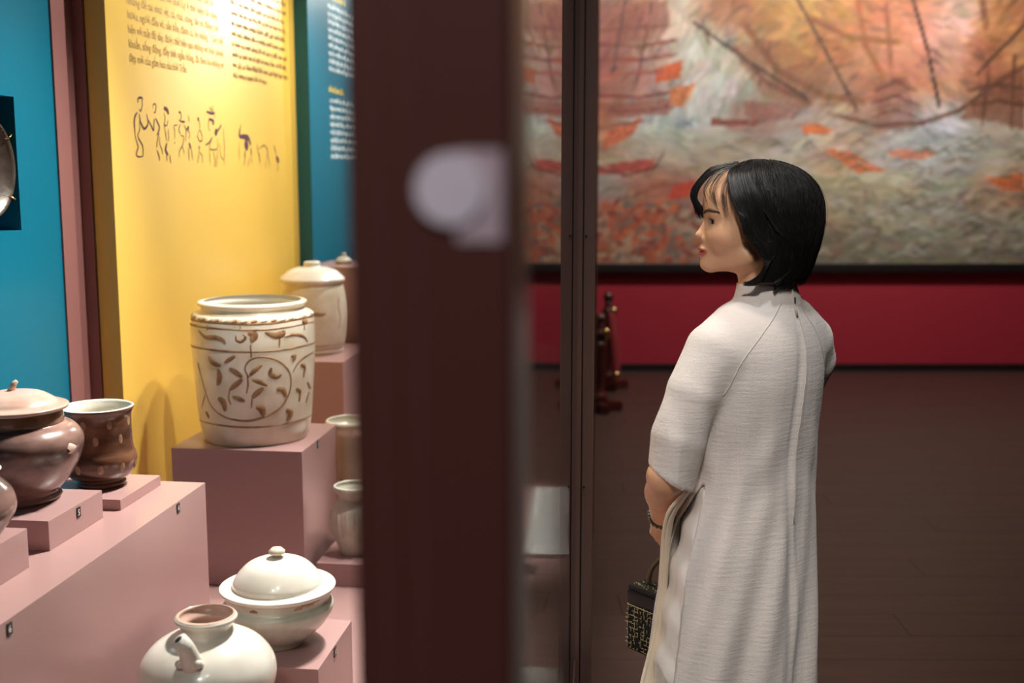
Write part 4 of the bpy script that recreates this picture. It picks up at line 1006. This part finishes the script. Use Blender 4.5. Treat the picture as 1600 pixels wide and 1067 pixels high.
# eyes, lashes, brows
hbvh = BVHTree.FromPolygons([tuple(v) for v in V1], [tuple(q) for q in Q1])
def onface(pts, lift):
    out = []
    for p in pts:
        loc, nor, i, dd = hbvh.find_nearest(Vector(p)); c0 = Vector(HP(10, 0, 60)); d = (loc - c0).normalized(); out.append(loc + d * lift)
    return out
for s in (1, -1):
    bm = bmesh.new(); bmesh.ops.create_uvsphere(bm, u_segments=24, v_segments=16, radius=.0118)
    eb = bm_obj('eyeball', bm, M['eye'], person, True, tuple(HP(83.2, 31 * s, 42)))
    bm = bmesh.new(); bmesh.ops.create_uvsphere(bm, u_segments=20, v_segments=12, radius=.0066)
    bm_obj('iris', bm, M['iris'], eb, True, (-.0050, -.0036, 0.0003))
    tube('upper_lashes', smooth_path([HP(88, 16 * s, 44.5), HP(93.5, 24 * s, 47.8), HP(94, 33 * s, 48), HP(90, 42 * s, 45.5), HP(85, 48 * s, 43.5)], 4), [.0012 + .0014 * math.sin(i / 16 * math.pi) for i in range(17)], M['brow'], person, 6)
    for k in range(9):
        a = 18 + k * 3.7; b0 = HP(93 - abs(k - 4) * .8, a * s, 47.3 - abs(k - 4) * .35)
        tube('lash', [b0, HP(97.5 - abs(k - 4) * .7, (a + 1.4) * s, 47.6), HP(100.5 - abs(k - 4) * .7, (a + 2.6) * s, 49.8)], [.0006, .0005, .0002], M['hair'], person, 4)
    tube('eyebrow', onface(smooth_path([HP(100, 10 * s, 60), HP(98, 22 * s, 64), HP(92, 36 * s, 66), HP(80, 50 * s, 61)], 5), .0004), [.0012 + .0021 * math.sin((i + 2) / 18 * math.pi) for i in range(16)], M['browsoft'], person, 8)
for k in range(7): 
    bm = bmesh.new(); bmesh.ops.create_icosphere(bm, subdivisions=1, radius=.0016)
    bm_obj('ear_stud', bm, M['crystal'], person, False, tuple(HP(8 - k * 1.6, 82 + (k % 2), -8 - k * 3.2)))

# ---- hair: a bob; a solid under-layer on a rounded surface and locks laid over it
def hair_R(ph, u):
    # outer radius (mm) of the bob at azimuth ph (0 front, 90 her left, 180 back) and height u
    a = abs((ph + 180) % 360 - 180)
    rm = np.interp(a, [0, 40, 70, 90, 120, 150, 180], [116, 106, 95, 93, 106, 128, 137])
    rb = np.interp(a, [0, 40, 60, 75, 90, 120, 150, 180], [84, 80, 80, 84, 80, 84, 94, 98])
    uc, top = 52.0, 168.0
    if u >= uc:
        t = min(1.0, (u - uc) / (top - uc)); return rm * max(0.0, 1 - t**2.35)**(1 / 2.1)
    t = (uc - u) / (uc + 84.0); return rm + (rb - rm) * t**1.9
def edge_ph(u): return float(np.interp(u, [-84, -76, -55, -30, 0, 30, 70, 100, 130, 168], [74, 72, 86, 92, 84, 69, 59, 50, 42, 30]))
def hair_pt(ph, u, off=0.0):
    r = hair_R(ph, u) + off; a = R(ph); cf = -4.0
    return HP(cf + r * math.cos(a), r * math.sin(a), u)
hem_u = lambda ph: -84 + 6 * math.cos(R(ph) * 2) * 0 + 3 * math.sin(R(ph) * 5)
nu, na = 34, 72
vs, fs = [], []
for i in range(nu):
    s = i / (nu - 1)
    for k in range(na):
        q = k / (na - 1)
        u = 167.5 - (167.5 + 80) * s**1.0 if s > 0 else 167.5
        e = edge_ph(u); ph = e + (360 - 2 * e) * q
        vs.append(tuple(hair_pt(ph, u, -4)))
for i in range(nu):
    s = i / (nu - 1)
    for k in range(na):
        q = k / (na - 1); u = 164 - (164 + 77) * s; e = edge_ph(u) + 3; ph = e + (360 - 2 * e) * q
        vs.append(tuple(hair_pt(ph, u, -13)))
N0 = nu * na
for i in range(nu - 1):
    for k in range(na - 1):
        a = i * na + k; fs.append((a, a + na, a + na + 1, a + 1)); fs.append((N0 + a, N0 + a + 1, N0 + a + na + 1, N0 + a + na))
for i in range(nu - 1):
    for k in (0, na - 1): a = i * na + k; fs.append((a, N0 + a, N0 + a + na, a + na))
for k in range(na - 1):
    a = (nu - 1) * na + k; fs.append((a, N0 + a, N0 + a + 1, a + 1))
hair = mk('hair_under_layer', vs, fs, M['hair'], None, True)
hair.name = 'hair'; hair.parent = person; hair['label'] = 'chin-length straight black bob with wispy fringe'
def strands(name, paths, radii, seg=3):
    vs, fs = [], []
    for pth, r in zip(paths, radii):
        n = len(pth); rr = [r * (0.55 + .45 * min(1, 4 * i / n)) * (1 - .8 * max(0, (i / (n - 1) - .72) / .28)) for i in range(n)]
        a, b = tube_geo(pth, rr, seg, False, len(vs)); vs += a; fs += b
    o = mk(name, vs, fs, M['hair'], hair, True); o['kind'] = 'stuff'; return o
paths, radii = [], []
r_ = random.Random(11)
for n in range(2600):
    q = r_.random(); sgn = 1 if r_.random() < .68 else -1
    ph0 = r_.uniform(25, 180); off = r_.uniform(-4.5, 2.2); drift = r_.gauss(0, 4); wave = r_.uniform(0, 6.28)
    ub = hem_u(ph0) + r_.uniform(-5, 14) if r_.random() < .75 else r_.uniform(-70, 30)
    u0 = r_.uniform(120, 168); P = []
    for i in range(13):
        t = i / 12; u = u0 + (ub - u0) * t**1.1
        ph = max(edge_ph(u) + (ph0 - 25) * .02, ph0 + drift * t + 2.0 * math.sin(wave + t * 4)) if ph0 < 110 else ph0 + drift * t + 2 * math.sin(wave + t * 4)
        if ph0 <= 110:
            e = edge_ph(u); ph = e + (ph - 25) * (180 - e) / 155 if ph0 < 110 and ph < e + 40 else ph
            ph = max(ph, e)
        P.append(Vector(hair_pt(sgn * ph, u, off + (1.5 if t > .9 else 0) * r_.uniform(-2, 2))))
    paths.append(P); radii.append(r_.uniform(.0005, .0011))
strands('hair_locks', paths, radii)
# fringe: far-side sweep standing off the forehead and thin near-side wisps
paths, radii = [], []
for n in range(330):
    l0 = -abs(r_.gauss(16, 18)) - 3
    tip = HP(r_.uniform(97, 112), l0 * 1.35 + r_.uniform(-6, 6), r_.uniform(44, 66)); k = r_.uniform(-4, 4)
    P = smooth_path([HP(38 + k, -4 + l0 * .3, 158 + r_.uniform(-5, 5)), HP(82 + k, l0 * .8, 146 + r_.uniform(-5, 5)), HP(110 + k, l0 * 1.1, 118), HP(119 + k * .5, l0 * 1.25, 90), tip], 4)
    paths.append([Vector(p) for p in P]); radii.append(r_.uniform(.0005, .0010))
for n in range(34):
    l0 = r_.choice([20, 27, 45, 49, 57, 63]) + r_.gauss(0, 3.2); s = r_.random()
    u1 = float(np.interp(l0, [14, 40, 66], [78, 70, 40])) + r_.uniform(-8, 14)
    fr = float(np.interp(l0, [14, 35, 50, 66], [101, 96, 84, 56]))
    P = smooth_path([HP(36, 4 + l0 * .35, 158), HP(fr * .82, l0 * .82, 142), HP(fr + 6, l0 * 1.0, 112), HP(fr + 6, l0 * 1.06 + 3, (112 + u1) / 2), HP(fr + 3 - r_.uniform(0, 8), l0 * 1.06 + 8, u1)], 4)
    paths.append([Vector(p) for p in P]); radii.append(r_.uniform(.0003, .0005))
for n in range(620):     # side lock framing the face
    l0 = r_.uniform(0, 1)**.7 * 2.2; k = r_.uniform(-3, 3)
    P = smooth_path([HP(36 - 14 * l0, 6 + 12 * l0, 160), HP(66 - 18 * l0, 46 + 10 * l0, 138 + k), HP(64 - 22 * l0 + k, 74 + 8 * l0, 104), HP(52 - 22 * l0 + k, 84 + 5 * l0, 66), HP(34 - 18 * l0 + k, 90, 28 + 20 * r_.uniform(-1, 1)), HP(8 - 12 * l0 + k, 93, -12 + 20 * r_.uniform(-1, 1))], 4)
    paths.append([Vector(p) for p in P]); radii.append(r_.uniform(.0005, .0010))
for n in range(160):     # tips flicking forward under the jaw
    k = r_.uniform(0, 1)
    P = smooth_path([HP(-12 + r_.uniform(-12, 12), 90, -22), HP(-8 + 8 * k, 91, -50), HP(4 + 14 * k, 86 - 8 * k, -70 - r_.uniform(0, 8)), HP(14 + 20 * k, 76 - 10 * k, -78 - r_.uniform(-4, 6))], 4)
    paths.append([Vector(p) for p in P]); radii.append(r_.uniform(.0006, .0010))
for n in range(70):      # flyaway hairs
    ph = r_.uniform(60, 300); u0 = r_.uniform(150, 166); ub = r_.uniform(-80, 60); o0 = r_.uniform(2, 7)
    paths.append([Vector(hair_pt(ph + 4 * math.sin(i * .5), u0 + (ub - u0) * i / 12, o0 * math.sin(math.pi * i / 14))) for i in range(13)]); radii.append(.0003)
strands('fringe', paths, radii)

# bracelet on the left wrist
bc = WR_L + (EL_L - WR_L) * .10; ax_ = (EL_L - WR_L) / np.linalg.norm(EL_L - WR_L)
s1 = np.cross(ax_, [0, 0, 1]); s1 /= np.linalg.norm(s1); s2 = np.cross(ax_, s1)
br_ = emptyobj('bracelet'); br_.parent = person; br_.location = tuple(bc)
bead = None
for k in range(22):
    a = 2 * math.pi * k / 22; p = (s1 * math.cos(a) + s2 * math.sin(a)) * .0285
    if bead is None:
        bm = bmesh.new(); bmesh.ops.create_icosphere(bm, subdivisions=2, radius=.0045); bead = bm_obj('bead', bm, M['bead'], br_, True); o = bead
    else: o = bead.copy(); COL.objects.link(o); o.parent = br_
    o.location = tuple(p)

# handbag
bag = emptyobj('handbag', (.334, 2.60, .490), BET); tag(bag, 'small boxy black tweed handbag with gold threads carried beside the ivory tunic', 'handbag')
bag.scale = (1, 1, 1.12)
# local y runs along her front direction, local x to her right
box('body', -.032, .032, -.068, .068, 0, .118, M['tweed'], bag, bev=.008)
box('leather_band', -.0335, .0335, -.0695, .0695, .098, .128, M['leather'], bag, bev=.006)
box('lid', -.031, .031, -.067, .067, .126, .140, M['tweed'], bag, bev=.006)
strap = tube('strap', smooth_path([(0, -.055, .138), (0, -.058, .185), (0, -.045, .212), (0, -.01, .205), (0, .022, .175), (0, .032, .138)], 5), .0055, M['olive'], bag, 8)
vs, fs = [], []
r2 = random.Random(3)
def thread(p, d, w):
    global vs, fs
    q = [Vector(p), Vector(p) + Vector(d) * .5 + Vector((0, 0, .0004)), Vector(p) + Vector(d)]
    a, b = tube_geo(q, w, 4, True, len(vs)); vs += a; fs += b
for face in range(4):
    for iy in range(13):
        for iz in range(11):
            for kind in (0, 1):
                if r2.random() < .35: continue
                z = .006 + iz * .0088 + r2.uniform(-.001, .001)
                s = -.062 + iy * .0104 + r2.uniform(-.0015, .0015) if face < 2 else -.028 + iy * .0046
                L = r2.uniform(.004, .009)
                d = (0, L, 0) if kind else (0, r2.uniform(-.001, .001), L)
                if face == 0: p = (-.0326, s, z)
                elif face == 1: p = (.0326, s, z)
                else:
                    if iy > 11 or iy % 2: continue
                    p = (s, -.0686 if face == 2 else .0686, z); d = (L, 0, 0) if kind else (0, 0, L)
                thread(p, d, .0007)
for k in range(60): thread((r2.uniform(-.026, .02), r2.uniform(-.06, .055), .1405), (r2.uniform(0, .006), r2.uniform(.002, .008), 0), .0007)
for k in range(24): thread((-.0340, -.062 + k * .0053, .0975), (0, .005, .001 * (k % 2)), .0009)
o = mk('gold_threads', vs, fs, M['gold'], bag, True); o['kind'] = 'stuff'
